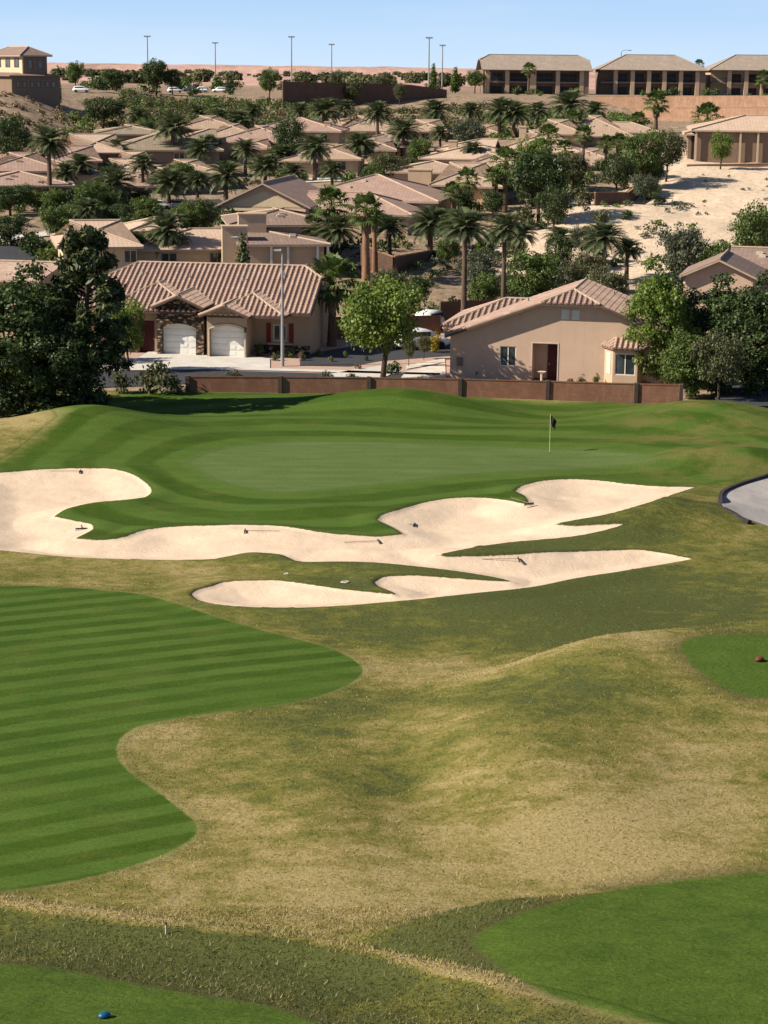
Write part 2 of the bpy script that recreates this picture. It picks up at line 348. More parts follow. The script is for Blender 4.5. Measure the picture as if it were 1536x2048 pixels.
M['thatch'] = simple('dead fronds', (.26, .19, .11), (.13, .09, .055), 5, stretch=(3, 3, .5))
M['leaf_dark'] = leafmat('leaf dark', (.02, .034, .011), (.075, .112, .03))
M['leaf_mid'] = leafmat('leaf mid', (.034, .058, .012), (.13, .185, .038))
M['leaf_bright'] = leafmat('leaf bright', (.06, .10, .012), (.20, .27, .045), .35)
M['leaf_olive'] = leafmat('leaf olive', (.045, .05, .02), (.15, .155, .065))
M['leaf_grey'] = leafmat('leaf greygreen', (.035, .045, .025), (.13, .15, .085))
M['leaf_dry'] = leafmat('leaf dry', (.09, .065, .035), (.27, .20, .11))
M['leaf_yellow'] = leafmat('leaf yellow', (.22, .16, .02), (.5, .38, .05))
M['leaf_pine'] = leafmat('pine needles', (.02, .03, .012), (.095, .115, .038), .15)
M['frond'] = leafmat('date frond', (.024, .040, .018), (.16, .19, .085), .25)
M['frond_fan'] = leafmat('fan frond', (.03, .05, .012), (.13, .18, .045), .25)
def glassmat():
    m, nt, b = new_mat('window glass', .08, .6); tc = nt.nodes.new('ShaderNodeTexCoord').outputs['Object']
    nt.links.new(mixc(nt, mr(nt, nz(nt, .9, tc, 2), .4, .6), (.03, .038, .042), (.075, .09, .09)), b.inputs['Base Color']); return m
M['glass'] = glassmat()
m, nt, b = new_mat('pale glass', .15, .5); b.inputs['Base Color'].default_value = (.42, .5, .42, 1); M['glass_pale'] = m
m, nt, b = new_mat('shaded glass', .3, .2); b.inputs['Base Color'].default_value = (.02, .022, .024, 1); M['glass_dark'] = m  # darker copy of the glass, balcony shade put into its colour
def blockmat(name, c1, c2, mortar, bw=.4, bh=.2):
    m, nt, b = new_mat(name, .95, .1); uv = nt.nodes.new('ShaderNodeUVMap').outputs[0]
    br = nt.nodes.new('ShaderNodeTexBrick'); br.inputs['Scale'].default_value = 1.0; br.inputs['Brick Width'].default_value = bw
    br.inputs['Row Height'].default_value = bh; br.inputs['Mortar Size'].default_value = .008
    br.inputs['Color1'].default_value = (*c1, 1); br.inputs['Color2'].default_value = (*c2, 1); br.inputs['Mortar'].default_value = (*mortar, 1)
    nt.links.new(uv, br.inputs['Vector']); tc = nt.nodes.new('ShaderNodeTexCoord').outputs['Object']
    c = mixc(nt, mr(nt, nz(nt, .7, tc, 6, .7), .35, .75), br.outputs[0], tuple(q * .62 for q in c1))
    c = mixc(nt, mth(nt, 'MULTIPLY', mr(nt, nz(nt, 2.2, mapv(nt, tc, (1, 1, .4)), 5), .5, .8), .45), c, tuple(min(1, q * 1.5 + .04) for q in c2))
    nt.links.new(c, b.inputs['Base Color']); bump(nt, b, br.outputs['Fac'], -.01, .5); return m
M['block_red'] = blockmat('red block', (.27, .13, .08), (.22, .11, .07), (.16, .095, .07))
M['block_pale'] = blockmat('pale orange block', (.42, .25, .16), (.38, .225, .145), (.31, .19, .13))
M['block_dark'] = blockmat('brown block', (.16, .095, .07), (.13, .08, .06), (.09, .06, .05))
def stonemat():
    m, nt, b = new_mat('ledge stone', .95, .1); tc = nt.nodes.new('ShaderNodeTexCoord').outputs['Object']
    v = nt.nodes.new('ShaderNodeTexVoronoi'); v.inputs['Scale'].default_value = 3.2
    nt.links.new(mapv(nt, tc, (.8, .8, 1.9)), v.inputs['Vector'])
    s = nt.nodes.new('ShaderNodeSeparateColor'); nt.links.new(v.outputs['Color'], s.inputs[0])
    c = mixc(nt, s.outputs[0], (.16, .11, .075), (.45, .32, .22)); c = mixc(nt, mr(nt, v.outputs['Distance'], .32, .5), c, (.045, .033, .025))
    nt.links.new(c, b.inputs['Base Color']); bump(nt, b, v.outputs['Distance'], -.06, .8); return m
M['stone'] = stonemat()
# ------------------------------------------------------------------ the ground: one sheet, cut into its kinds
def smooth_poly(pts, n=4):
    out = []; L = len(pts)
    for i in range(L):
        p0, p1, p2, p3 = (np.array(pts[(i + k) % L], float) for k in (-1, 0, 1, 2))
        v1, v2, v0 = p1 - p0, p2 - p1, p3 - p2
        sharp = lambda a, b: np.dot(a, b) < 0.1 * np.linalg.norm(a) * np.linalg.norm(b)
        t1 = np.zeros(2) if sharp(v1, v2) else (p2 - p0) / 2; t2 = np.zeros(2) if sharp(v2, v0) else (p3 - p1) / 2
        l = np.linalg.norm(v2); 
        for t in (t1, t2):
            q = np.linalg.norm(t)
            if q > l: t *= l / q
        for k in range(n):
            t = k / n; out.append((2*t**3-3*t*t+1)*p1 + (t**3-2*t*t+t)*t1 + (3*t*t-2*t**3)*p2 + (t**3-t*t)*t2)
    return out
def wpoly(pts, n=4, dmin=0.0): return np.array([G(p[0], p[1], dmin)[:2] for p in smooth_poly(pts, n)])
def sdf(x, y, poly, pad=3.0):
    out = np.full(x.shape, 99.0); lo = poly.min(0) - pad; hi = poly.max(0) + pad
    idx = np.nonzero((x > lo[0]) & (x < hi[0]) & (y > lo[1]) & (y < hi[1]))[0]
    px, py = x[idx], y[idx]; d2 = np.full(px.shape, 1e9); ins = np.zeros(px.shape, bool)
    A = poly; B = np.roll(poly, -1, 0)
    for a, b in zip(A, B):
        e = b - a; L = e @ e + 1e-12; wx = px - a[0]; wy = py - a[1]; t = np.clip((wx * e[0] + wy * e[1]) / L, 0, 1)
        d2 = np.minimum(d2, (wx - t * e[0]) ** 2 + (wy - t * e[1]) ** 2)
        c = (a[1] > py) != (b[1] > py)
        if abs(b[1] - a[1]) > 1e-12: ins ^= c & (px < (b[0] - a[0]) * (py - a[1]) / (b[1] - a[1]) + a[0])
    d = np.sqrt(d2); out[idx] = np.where(ins, -d, d); return out
BUNKER = [(-60,950),(0,948),(80,942),(160,939),(215,940),(262,950),(293,970),(303,985),(290,997),(250,1003),(190,1008),(135,1020),(108,1036),(150,1045),(183,1052),(185,1062),(150,1080),(200,1083),(245,1078),(285,1064),(340,1057),(420,1054),(500,1053),(570,1056),(640,1067),(700,1073),(760,1076),(806,1071),(790,1060),(755,1043),(765,1033),(800,1022),(850,1008),(900,1000),(960,998),(1010,1003),(1045,1010),(1058,1008),(1050,995),(1030,985),(1045,975),(1085,965),(1140,961),(1200,964),(1270,972),(1330,976),(1390,977),(1350,990),(1290,1010),(1210,1032),(1150,1043),(1100,1052),(1150,1054),(1255,1050),(1210,1063),(1150,1075),(1080,1082),(1000,1090),(930,1101),(872,1113),(900,1117),(1000,1114),(1080,1109),(1160,1106),(1230,1104),(1280,1103),(1330,1110),(1385,1121),(1330,1131),(1240,1146),(1150,1160),(1060,1178),(950,1190),(850,1201),(770,1208),(700,1214),(600,1219),(500,1218),(430,1212),(395,1203),(382,1192),(392,1184),(420,1176),(445,1168),(500,1165),(560,1165),(620,1173),(690,1183),(745,1188),(790,1192),(785,1187),(755,1175),(748,1167),(770,1157),(830,1155),(900,1159),(960,1164),(1027,1168),(1000,1160),(930,1148),(850,1138),(760,1129),(680,1126),(620,1127),(590,1124),(560,1112),(500,1108),(460,1115),(420,1122),(300,1123),(150,1118),(60,1110),(0,1104),(-60,1100)]
LUSH = [(-100,928),(-20,922),(10,915),(50,888),(85,858),(118,832),(95,806),(240,792),(240,778),(600,772),(900,778),(1000,797),(1100,804),(1220,798),(1290,786),(1420,780),(1600,790),(1600,945),(1500,955),(1440,968),(1390,980),(1200,1010),(1045,1045),(860,1060),(806,1090),(600,1095),(300,1098),(108,1085),(-100,1030)]
GREEN = [(370,925),(420,903),(520,886),(650,882),(760,884),(900,890),(1000,893),(1100,897),(1200,900),(1290,908),(1320,915),(1300,925),(1200,935),(1080,942),(950,948),(850,958),(750,970),(650,980),(560,985),(480,975),(420,955)]
FAIR = [(-120,1174),(0,1172),(100,1173),(200,1180),(290,1190),(350,1210),(450,1240),(540,1265),(600,1280),(660,1297),(705,1318),(725,1337),(720,1352),(690,1372),(620,1397),(540,1412),(450,1423),(350,1437),(280,1452),(245,1472),(233,1495),(238,1520),(265,1550),(310,1580),(350,1610),(385,1640),(394,1655),(385,1675),(340,1703),(260,1733),(150,1760),(60,1775),(0,1782),(-120,1792)]
TEE0 = [(-90,1925),(0,1928),(100,1935),(200,1955),(300,1975),(420,1995),(520,2010),(600,2035),(640,2062),(640,2180),(-90,2180)]
TEE2 = [(950,1875),(1000,1845),(1080,1815),(1180,1790),(1300,1768),(1420,1754),(1536,1744),(1640,1740),(1780,1762),(1880,1830),(1900,1930),(1840,2030),(1700,2110),(1500,2100),(1350,2058),(1200,2022),(1100,1990),(1010,1940),(960,1900)]
TEE3 = [(1358,1290),(1385,1275),(1430,1270),(1480,1269),(1536,1270),(1620,1272),(1700,1285),(1755,1315),(1760,1350),(1715,1385),(1640,1400),(1536,1398),(1500,1393),(1450,1375),(1410,1350),(1380,1325)]
CART = [(1440,1000),(1447,985),(1480,970),(1536,953),(1640,920),(1740,890),(1860,870),(2000,862),(2000,905),(1860,925),(1760,960),(1730,1010),(1700,1060),(1620,1080),(1536,1052),(1490,1036),(1460,1022),(1447,1016)]
SLOPE = [(1000,560),(960,480),(1080,440),(1150,400),(1230,395),(1330,300),(1420,306),(1700,306),(1700,560),(1480,600),(1300,560),(1150,620)]
GR = wpoly(GREEN); BK = wpoly(BUNKER)
t0, t1 = G(0, 1342), G(500, 1285); sd_dir = Vector((t1 - t0)[:2]).normalized()
cols = np.concatenate([-np.geomspace(1.6, .26, 12), np.linspace(-.245, .245, 430), np.geomspace(.26, 1.6, 12)])
rows = [24.0]
while rows[-1] < 7000:
    d = rows[-1]; rows.append(d + (d * .0021 if d < 150 else d * .006 if d < 620 else d * .022))
rows = np.array(rows); nr, ncol = len(rows), len(cols)
XX = (rows[:, None] * cols[None, :]).ravel(); YY = np.repeat(rows, ncol)
ZZ = H(XX, YY)
S = {k: sdf(XX, YY, p, pad) for k, p, pad in (('sand', BK, 3), ('lush', wpoly(LUSH), 4), ('green', GR, 34), ('fair', wpoly(FAIR), 5),
     ('tee', wpoly(TEE0), 3), ('tee2', wpoly(TEE2), 3), ('tee3', wpoly(TEE3), 3), ('cart', wpoly(CART), 3), ('pale', wpoly(SLOPE, 4, 170), 12))}
S['tees'] = np.minimum(np.minimum(S['tee'], S['tee2']), S['tee3'])
# bowls of sand with a grass lip; the cart path lies level
lip = sstep((S['sand'] + .28) / .5) * (1 - sstep((S['sand'] - .4) / 1.4)) * .13 * (S['sand'] < 90)
bowl = sstep((-S['sand']) / 2.6) * .34 * (S['sand'] < 0)
ZZ = ZZ + lip - bowl + (.05 * fbm(XX * .8, YY * .8, 43, 2) + .012 * fbm(XX * 4, YY * 4, 40, 2)) * (S['sand'] < 0)
ZZ = ZZ + np.where(S['tees'] < .0, 0, 1) * 0
stripe = np.where(S['fair'] < 4, (XX * -sd_dir.y + YY * sd_dir.x) / 1.5, S['green'] / 3.4)
WALLPT = [(-40, 137.6), (-13.5, 137.0), (0, 136.6), (12, 135.0), (20.5, 133.4), (60, 131)]
wy = np.interp(XX, [p[0] for p in WALLPT], [p[1] for p in WALLPT])
dirt = YY - wy
GRN = [(1000,64,1.4,.6),(700,66,1.2,.5),(780,58,1.2,.6),(1420,72,1.8,.6),(1150,60.5,2.6,.75),(1100,66,2.5,.5),(560,62,2.2,.8),(620,56,2.0,.7),(1000,80,5,.5),(1200,78,5,.55),(900,76,3,.5),(700,84,5,.3),(1400,80,4,.6),(500,40.5,3,.8),(640,38.5,2.5,.8),(300,41,2,.5),(830,41.5,1.6,.9),(860,44,1.5,.9),(950,45.5,1.4,.7),(1100,92,6,.7),(300,93,6,.2),(1300,97,4,.3),(1000,89,5,.6)]
DRY_LIT = [(980,68,.9,.9),(1060,68.6,.9,.9),(1140,69.2,.9,.9),(1220,69.8,.9,.9),(1300,70.3,.9,.9),(640,60,1.2,.6),(860,62,1.4,.7),(1350,60,2.2,.6),(1200,55,2.5,.8),(1100,133.5,3.0,1.4),(300,64,1.8,1),(360,55,2.5,1),(800,70,2.2,.9),(1330,68,1.6,1),(100,87,3,.7),(330,84,2.5,.6),(1000,52,4,.6),(600,50,3,.9),(1400,55,4,.5),(1150,70,3,.4),(100,120,3,1.),(-50,122,5,1.)]  # ridge entries paint its golden highlight into the colour; others are dry grass
dry = np.full(XX.shape, .46)  # dry grass plus the highlight painted along ridge and crest
for px, D, s, a in GRN: dry = dry - .46 * a * gauss(XX, YY, xat(px, D), D, s, s * 1.1)
for px, D, s, a in DRY_LIT: dry = dry + .42 * a * gauss(XX, YY, xat(px, D), D, s, s * 1.1)
yc_ = np.interp(XX, [-30, -8.6, -1.6, 4.1, 7.5, 20], [44, 42.0, 39.3, 35.1, 31.6, 20]); dry = dry + 1.25 * np.exp(-((YY - yc_ + .30) / .5) ** 2) * (YY < 50)  # light crest line painted in as extra straw colour
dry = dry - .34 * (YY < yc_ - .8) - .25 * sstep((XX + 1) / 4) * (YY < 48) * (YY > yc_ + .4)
def groundmat():
    m, nt, b = new_mat('ground', .95, .06); L = nt.links
    tc = nt.nodes.new('ShaderNodeTexCoord').outputs['Object']
    A = lambda n: att(nt, n)
    fl = mapv(nt, tc, (.8, 1, 0))
    fine = nz(nt, 12, mapv(nt, tc, (.7, 1.0, 0)), 5, .75); med = nz(nt, 1.5, mapv(nt, tc, (.55, .8, 0)), 6, .72, .5); big = nz(nt, .22, fl, 4, .6)
    tuft = nz(nt, 4.2, mapv(nt, tc, (.55, .8, 0)), 5, .75, .6)
    # rough
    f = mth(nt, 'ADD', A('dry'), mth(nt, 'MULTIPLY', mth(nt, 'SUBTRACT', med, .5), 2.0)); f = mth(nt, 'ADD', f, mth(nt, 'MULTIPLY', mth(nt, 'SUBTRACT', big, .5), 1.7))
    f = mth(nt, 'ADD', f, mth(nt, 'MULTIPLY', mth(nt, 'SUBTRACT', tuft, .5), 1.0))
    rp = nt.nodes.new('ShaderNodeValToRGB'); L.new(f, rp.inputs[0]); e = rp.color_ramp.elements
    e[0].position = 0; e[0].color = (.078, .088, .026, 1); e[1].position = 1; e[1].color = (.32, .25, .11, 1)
    for p, c in ((.28, (.12, .122, .028, 1)), (.5, (.17, .152, .040, 1)), (.74, (.24, .195, .068, 1))):
        q = e.new(p); q.color = c
    col = rp.outputs[0]
    col = mixc(nt, mth(nt, 'MULTIPLY', mr(nt, tuft, .58, .72), .5), col, (.06, .06, .02))
    # lush fringe turf with mown bands
    st = mth(nt, 'SINE', mth(nt, 'MULTIPLY', mth(nt, 'ADD', A('stripe'), mth(nt, 'MULTIPLY', mth(nt, 'SUBTRACT', nz(nt, .8, fl, 3), .5), .16)), 2 * math.pi))
    st = mr(nt, st, -.35, .35)
    st = mth(nt, 'ADD', .5, mth(nt, 'MULTIPLY', mth(nt, 'SUBTRACT', st, .5), mr(nt, nz(nt, .13, fl, 3, .6), .35, .6, .3, .9)))
    lum = mr(nt, nz(nt, .9, mapv(nt, tc, (.35, 1, 0)), 5, .7), .3, .7)
    dk = mixc(nt, lum, (.030, .062, .006), (.048, .084, .009)); lt = mixc(nt, lum, (.056, .102, .016), (.084, .138, .024))
    turf = mixc(nt, st, dk, lt)
    turf = mixc(nt, mth(nt, 'MULTIPLY', mr(nt, nz(nt, .5, fl, 5, .7), .5, .72), .45), turf, (.105, .115, .026))
    turf2 = mixc(nt, mr(nt, med, .3, .7), (.032, .066, .008), (.082, .128, .018))   # tee turf, less regular
    turf2 = mixc(nt, mr(nt, tuft, .3, .7, 0, .5), turf2, (.10, .135, .025))
    gcol = mixc(nt, mr(nt, nz(nt, 1.2, mapv(nt, tc, (.25, 1, 0)), 5, .7), .3, .7), (.074, .112, .028), (.115, .155, .050))
    wob = mth(nt, 'MULTIPLY', mth(nt, 'SUBTRACT', nz(nt, 3.0, tc, 4, .7), .5), .25)
    wob2 = mth(nt, 'MULTIPLY', mth(nt, 'SUBTRACT', nz(nt, .5, tc, 5, .7), .5), 2.2)
    edge = lambda n, w, q=wob: mr(nt, mth(nt, 'ADD', A(n), q), w, -w)
    col = mixc(nt, edge('lush', 1.0, wob2), col, turf); col = mixc(nt, mr(nt, mth(nt, 'ADD', A('fair'), wob), .55, .1, 0, .55), col, (.085, .09, .03)); col = mixc(nt, edge('fair', .06), col, turf)
    # patches of wear on the right-hand knolls of the fringe
    rt = mixc(nt, mr(nt, nz(nt, .35, fl, 5, .7), .45, .62), turf, (.13, .12, .035))
    col = mixc(nt, mth(nt, 'MULTIPLY', edge('lush', 1.0, wob2), A('wear')), col, rt)
    col = mixc(nt, mr(nt, A('tees'), .9, .1, 0, .6), col, (.075, .07, .028)); col = mixc(nt, edge('tees', .12), col, turf2)
    col = mixc(nt, mth(nt, 'MULTIPLY', mr(nt, A('tee3'), .0, -.1), .55), col, turf)
    col = mixc(nt, edge('green', .45), col, gcol)
    # dirt of the hillside
    dsp = nz(nt, .8, tc, 6, .75); dd = mixc(nt, mr(nt, dsp, .35, .65), (.40, .285, .195), (.22, .16, .11))
    dd = mixc(nt, mr(nt, nz(nt, .9, tc, 6, .8), .52, .6, 0, .75), dd, (.085, .08, .04))
    pal = mixc(nt, mr(nt, nz(nt, 1.6, mapv(nt, tc, (1, .6, 1)), 6, .8), .4, .66), (.70, .55, .40), (.50, .37, .26))
    pal = mixc(nt, mr(nt, nz(nt, 3.1, tc, 4, .8), .6, .68, 0, .6), pal, (.2, .15, .1))
    dd = mixc(nt, mr(nt, mth(nt, 'ADD', A('pale'), mth(nt, 'MULTIPLY', wob2, 3.0)), 2.5, -1.5), dd, pal)
    far = mixc(nt, mr(nt, nz(nt, .05, mapv(nt, tc, (1, .12, 1)), 6, .75), .35, .65), (.60, .385, .31), (.42, .25, .20))
    far = mixc(nt, mr(nt, nz(nt, .022, mapv(nt, tc, (1, .1, 1)), 6, .8), .52, .62, 0, .55), far, (.17, .12, .09))
    dd = mixc(nt, A('far'), dd, far)
    col = mixc(nt, mr(nt, A('dirt'), -.1, .1), col, dd)
    # sand, with raked grain
    sn = mixc(nt, mr(nt, nz(nt, .6, tc, 6, .75), .3, .7), (.66, .515, .375), (.56, .425, .305))
    sn = mixc(nt, mth(nt, 'MULTIPLY', mr(nt, nz(nt, 5, tc, 4, .8), .5, .75), .3), sn, (.42, .31, .22))
    ed = mth(nt, 'MULTIPLY', mth(nt, 'SUBTRACT', nz(nt, 5, tc, 4, .7), .5), .14)
    col = mixc(nt, mr(nt, mth(nt, 'ADD', A('sand'), ed), .22, .04, 0, .75), col, (.05, .06, .018))
    col = mixc(nt, mr(nt, mth(nt, 'ADD', A('sand'), ed), .03, -.03), col, sn)
    col = mixc(nt, mr(nt, A('cart'), .03, -.03), col, mixc(nt, mr(nt, nz(nt, .9, mapv(nt, tc, (1, .3, 1)), 5), .35, .7), (.36, .33, .31), (.26, .235, .225)))
    # blade-scale mottling
    hard = mth(nt, 'MAXIMUM', mr(nt, A('sand'), .03, -.03), mr(nt, A('cart'), .03, -.03))
    soft = mth(nt, 'SUBTRACT', 1.0, hard)
    mm = nt.nodes.new('ShaderNodeMix'); mm.data_type = 'RGBA'; mm.blend_type = 'MULTIPLY'; L.new(mth(nt, 'MULTIPLY', soft, .85), mm.inputs[0]); L.new(col, mm.inputs[6])
    g = mr(nt, fine, .25, .75, .45, 1.45); cc = nt.nodes.new('ShaderNodeCombineColor'); [L.new(g, cc.inputs[i]) for i in range(3)]
    L.new(cc.outputs[0], mm.inputs[7]); L.new(mm.outputs[2], b.inputs['Base Color'])
    hgt = mth(nt, 'ADD', mth(nt, 'MULTIPLY', fine, mth(nt, 'MULTIPLY', soft, .25)), mth(nt, 'MULTIPLY', tuft, mth(nt, 'MULTIPLY', soft, .6)))
    hgt = mth(nt, 'MULTIPLY', hgt, mr(nt, mth(nt, 'MINIMUM', mth(nt, 'MINIMUM', A('green'), A('fair')), A('lush')), 0, .2, .22, 1.0))
    hgt = mth(nt, 'ADD', hgt, mth(nt, 'MULTIPLY', mth(nt, 'ADD', nz(nt, 2.2, tc, 5, .7), mth(nt, 'MULTIPLY', mth(nt, 'SINE', mth(nt, 'MULTIPLY', nz(nt, .35, tc, 3, .5), 160.0)), .12)), mth(nt, 'MULTIPLY', hard, .13)))
    bump(nt, b, hgt, .16, .75)
    return m
M['ground'] = groundmat()
wear = sstep((XX - 12) / 6) * (YY > 104) * .8 + .25 * sstep((XX - 4) / 8)
farv = sstep((YY - 560) / 150)
ATT = dict(sand=S['sand'], lush=S['lush'], green=S['green'], fair=S['fair'], tees=S['tees'], tee3=S['tee3'], cart=S['cart'], pale=S['pale'],
           dry=dry, stripe=stripe, dirt=dirt, far=farv, wear=wear)  # dry also holds the painted ridge and crest highlight
I = (np.arange(nr - 1)[:, None] * ncol + np.arange(ncol - 1)[None, :]).ravel()
FF = np.stack([I, I + 1, I + 1 + ncol, I + ncol], 1)
fc = lambda a: a[FF].mean(1)
cls = np.zeros(len(FF), int)
cls[fc(S['lush']) < 0] = 1; cls[fc(S['green']) < 0] = 2; cls[fc(S['fair']) < 0] = 3; cls[fc(S['tees']) < 0] = 4
cls[fc(S['cart']) < 0] = 6; cls[fc(S['sand']) < 0] = 5; cls[fc(dirt) > 0] = 7; cls[(fc(YY) > 560)] = 8
VV = np.stack([XX, YY, ZZ], 1)
def piece(name, k):
    f = FF[np.isin(cls, k)]; u, inv = np.unique(f, return_inverse=True)
    o = mesh_np(name, VV[u], inv.reshape(-1, 4), M['ground'], smooth=True, attrs={n: a[u] for n, a in ATT.items()})
    return tag(o, kind='structure')
def gridval(x, y, a):
    r = np.clip(np.searchsorted(rows, y), 0, nr - 1); c = np.clip(np.searchsorted(cols, x / y), 0, ncol - 1); return a[r * ncol + c]
for nme, k in (('rough_grass', 0), ('fringe_turf', 1), ('putting_green', 2), ('fairway', 3), ('tee_box', 4), ('sand_bunker', 5), ('cart_path', 6), ('hillside', 7), ('desert_plain', 8)):
    piece(nme, k)
def sheet(name, pts, mat, z, n=1, kerb=None):
    """flat paved sheet on the level street ground, outline from photo points"""
    w = []
    for px, py in pts:
        a, b_ = slope(px, py); D = (HC - z) / -b_; w.append((a * D, D, z))
    mb = MB(); mb.poly(w, [(p[0], p[1]) for p in w])
    return tag(mb.build(name, mat), kind='structure')
sheet('gravel_bed', [(150,770),(150,690),(500,690),(1100,655),(1160,700),(1320,775),(700,778)], M['gravel'], .13)
sheet('street', [(-80,775),(-80,740),(230,742),(420,740),(560,744),(700,748),(880,749),(890,761),(560,761),(200,775)], M['asphalt'], .15)
sheet('street', [(600,712),(640,703),(720,690),(830,684),(960,672),(1100,664),(1100,700),(880,713),(760,722),(700,733),(600,731)], M['asphalt'], .15)
sheet('driveway', [(215,737),(255,728),(300,701),(500,711),(540,717),(540,741),(420,738),(215,741)], M['concrete'], .19)
sheet('driveway', [(640,752),(700,740),(775,729),(800,738),(770,754),(700,757)], M['concrete'], .19)
sheet('driveway', [(800,757),(812,743),(890,725),(892,757)], M['concrete'], .19)
sheet('sidewalk', [(540,736),(880,746),(880,750),(540,741)], M['concrete'], .19)
sheet('sidewalk', [(812,731),(890,716),(890,724),(812,738)], M['concrete'], .19)
def patch4(name, q, mat, dz=.12, n=10):
    c = [np.array(p, float) for p in q]; V = []
    for i in range(n + 1):
        for j in range(n + 1):
            u, v = i / n, j / n; p = (c[0] * (1 - u) + c[1] * u) * (1 - v) + (c[3] * (1 - u) + c[2] * u) * v; V.append(tuple(G(p[0], p[1], 165) + Vector((0, 0, dz))))
    F = [(i * (n + 1) + j, (i + 1) * (n + 1) + j, (i + 1) * (n + 1) + j + 1, i * (n + 1) + j + 1) for i in range(n) for j in range(n)]
    o = mesh_np(name, V, F, mat); bm = bmesh.new(); bm.from_mesh(o.data); bmesh.ops.recalc_face_normals(bm, faces=bm.faces); bm.to_mesh(o.data); bm.free(); return tag(o, kind='structure')
patch4('street', [(-80, 498), (95, 486), (92, 532), (-80, 548)], M['asphalt'])
patch4('sidewalk', [(-80, 484), (112, 462), (120, 470), (-80, 497)], M['concrete'])
patch4('driveway', [(612, 352), (702, 349), (712, 362), (598, 367)], M['concrete'])
patch4('driveway', [(692, 328), (736, 325), (742, 345), (700, 347)], M['gravel'])
patch4('street', [(290, 405), (440, 400), (470, 432), (300, 424)], M['asphalt'])
sheet('cart_road', [(1430,812),(1430,775),(1500,768),(1640,760),(1640,812)], M['asphalt'], .5)
# ------------------------------------------------------------------ roofs and walls
def roof_planes(x0, x1, y0, y1, he, hr, axis, e0, e1):
    a0, a1, b0, b1 = (x0, x1, y0, y1) if axis == 'x' else (y0, y1, x0, x1)
    w = (b1 - b0) / 2; bc = (b0 + b1) / 2
    T = (lambda a, b, z: Vector((a, b, z))) if axis == 'x' else (lambda a, b, z: Vector((b, a, z)))
    rt = lambda a, e, s: T(a, bc + s * e * w, hr - e * (hr - he))
    r0 = T(a0 + e0 * w, bc, hr); r1 = T(a1 - e1 * w, bc, hr)
    out = []
    for s, b in ((-1, b0), (1, b1)):
        out.append([T(a0, b, he), T(a1, b, he), rt(a1, e1, s), r1, r0, rt(a0, e0, s)])
    for a, e, r in ((a0, e0, r0), (a1, e1, r1)):
        if e > 0.01: out.append([rt(a, e, -1), rt(a, e, 1), r])
    res = []
    for p in out:
        q = []
        for v in p:
            if not any((v - k).length < 1e-3 for k in q): q.append(v)
        res.append(q)
    # hips and ridge lines
    ridges = [(r0, r1)]
    for a, e, r in ((a0, e0, r0), (a1, e1, r1)):
        if e > .01: ridges += [(r, rt(a, e, -1)), (r, rt(a, e, 1))]
    return res, ridges
def plane_uv(p):
    s = (p[1] - p[0]).normalized(); n = s.cross(p[2] - p[0])
    if n.length < 1e-6: n = Vector((0, 0, 1))
    n.normalize()
    if n.z < 0: n = -n
    t = n.cross(s)
    if t.z < 0: t = -t
    return s, t, n, [((v - p[0]).dot(s), (v - p[0]).dot(t)) for v in p]
def add_ribs(mb, p, pitch=.42, r=.12, course=.42):
    s, t, n, uv = plane_uv(p); us = [u for u, v in uv]; i0 = math.floor(min(us) / pitch); i1 = math.ceil(max(us) / pitch)
    for i in range(i0, i1):
        u = (i + .5) * pitch; hits = []
        for k in range(len(uv)):
            (ua, va), (ub, vb) = uv[k], uv[(k + 1) % len(uv)]
            if (ua - u) * (ub - u) < 0: hits.append(va + (vb - va) * (u - ua) / (ub - ua))
        if len(hits) < 2: continue
        v0, v1 = min(hits) - (.06 if min(hits) < .05 else 0), max(hits)
        if v1 - v0 < .15: continue
        v = v0
        while v < v1 - .02:
            ve = min(v + course, v1); ring = []
            for vv, rr in ((v, r * 1.12), (ve, r * .92)):
                ring.append([p[0] + s * (u + math.cos(a) * rr) + t * vv + n * (math.sin(a) * rr * 1.05) for a in (0, .6, 1.2, 1.95, 2.55, math.pi)])
            for k in range(5):
                mb.poly([ring[0][k], ring[0][k + 1], ring[1][k + 1], ring[1][k]], [(u, v + .13), (u, v + .13), (u, ve - .02), (u, ve - .02)])
            mb.poly(ring[0], [(u, v + .13)] * 6)
            v = ve
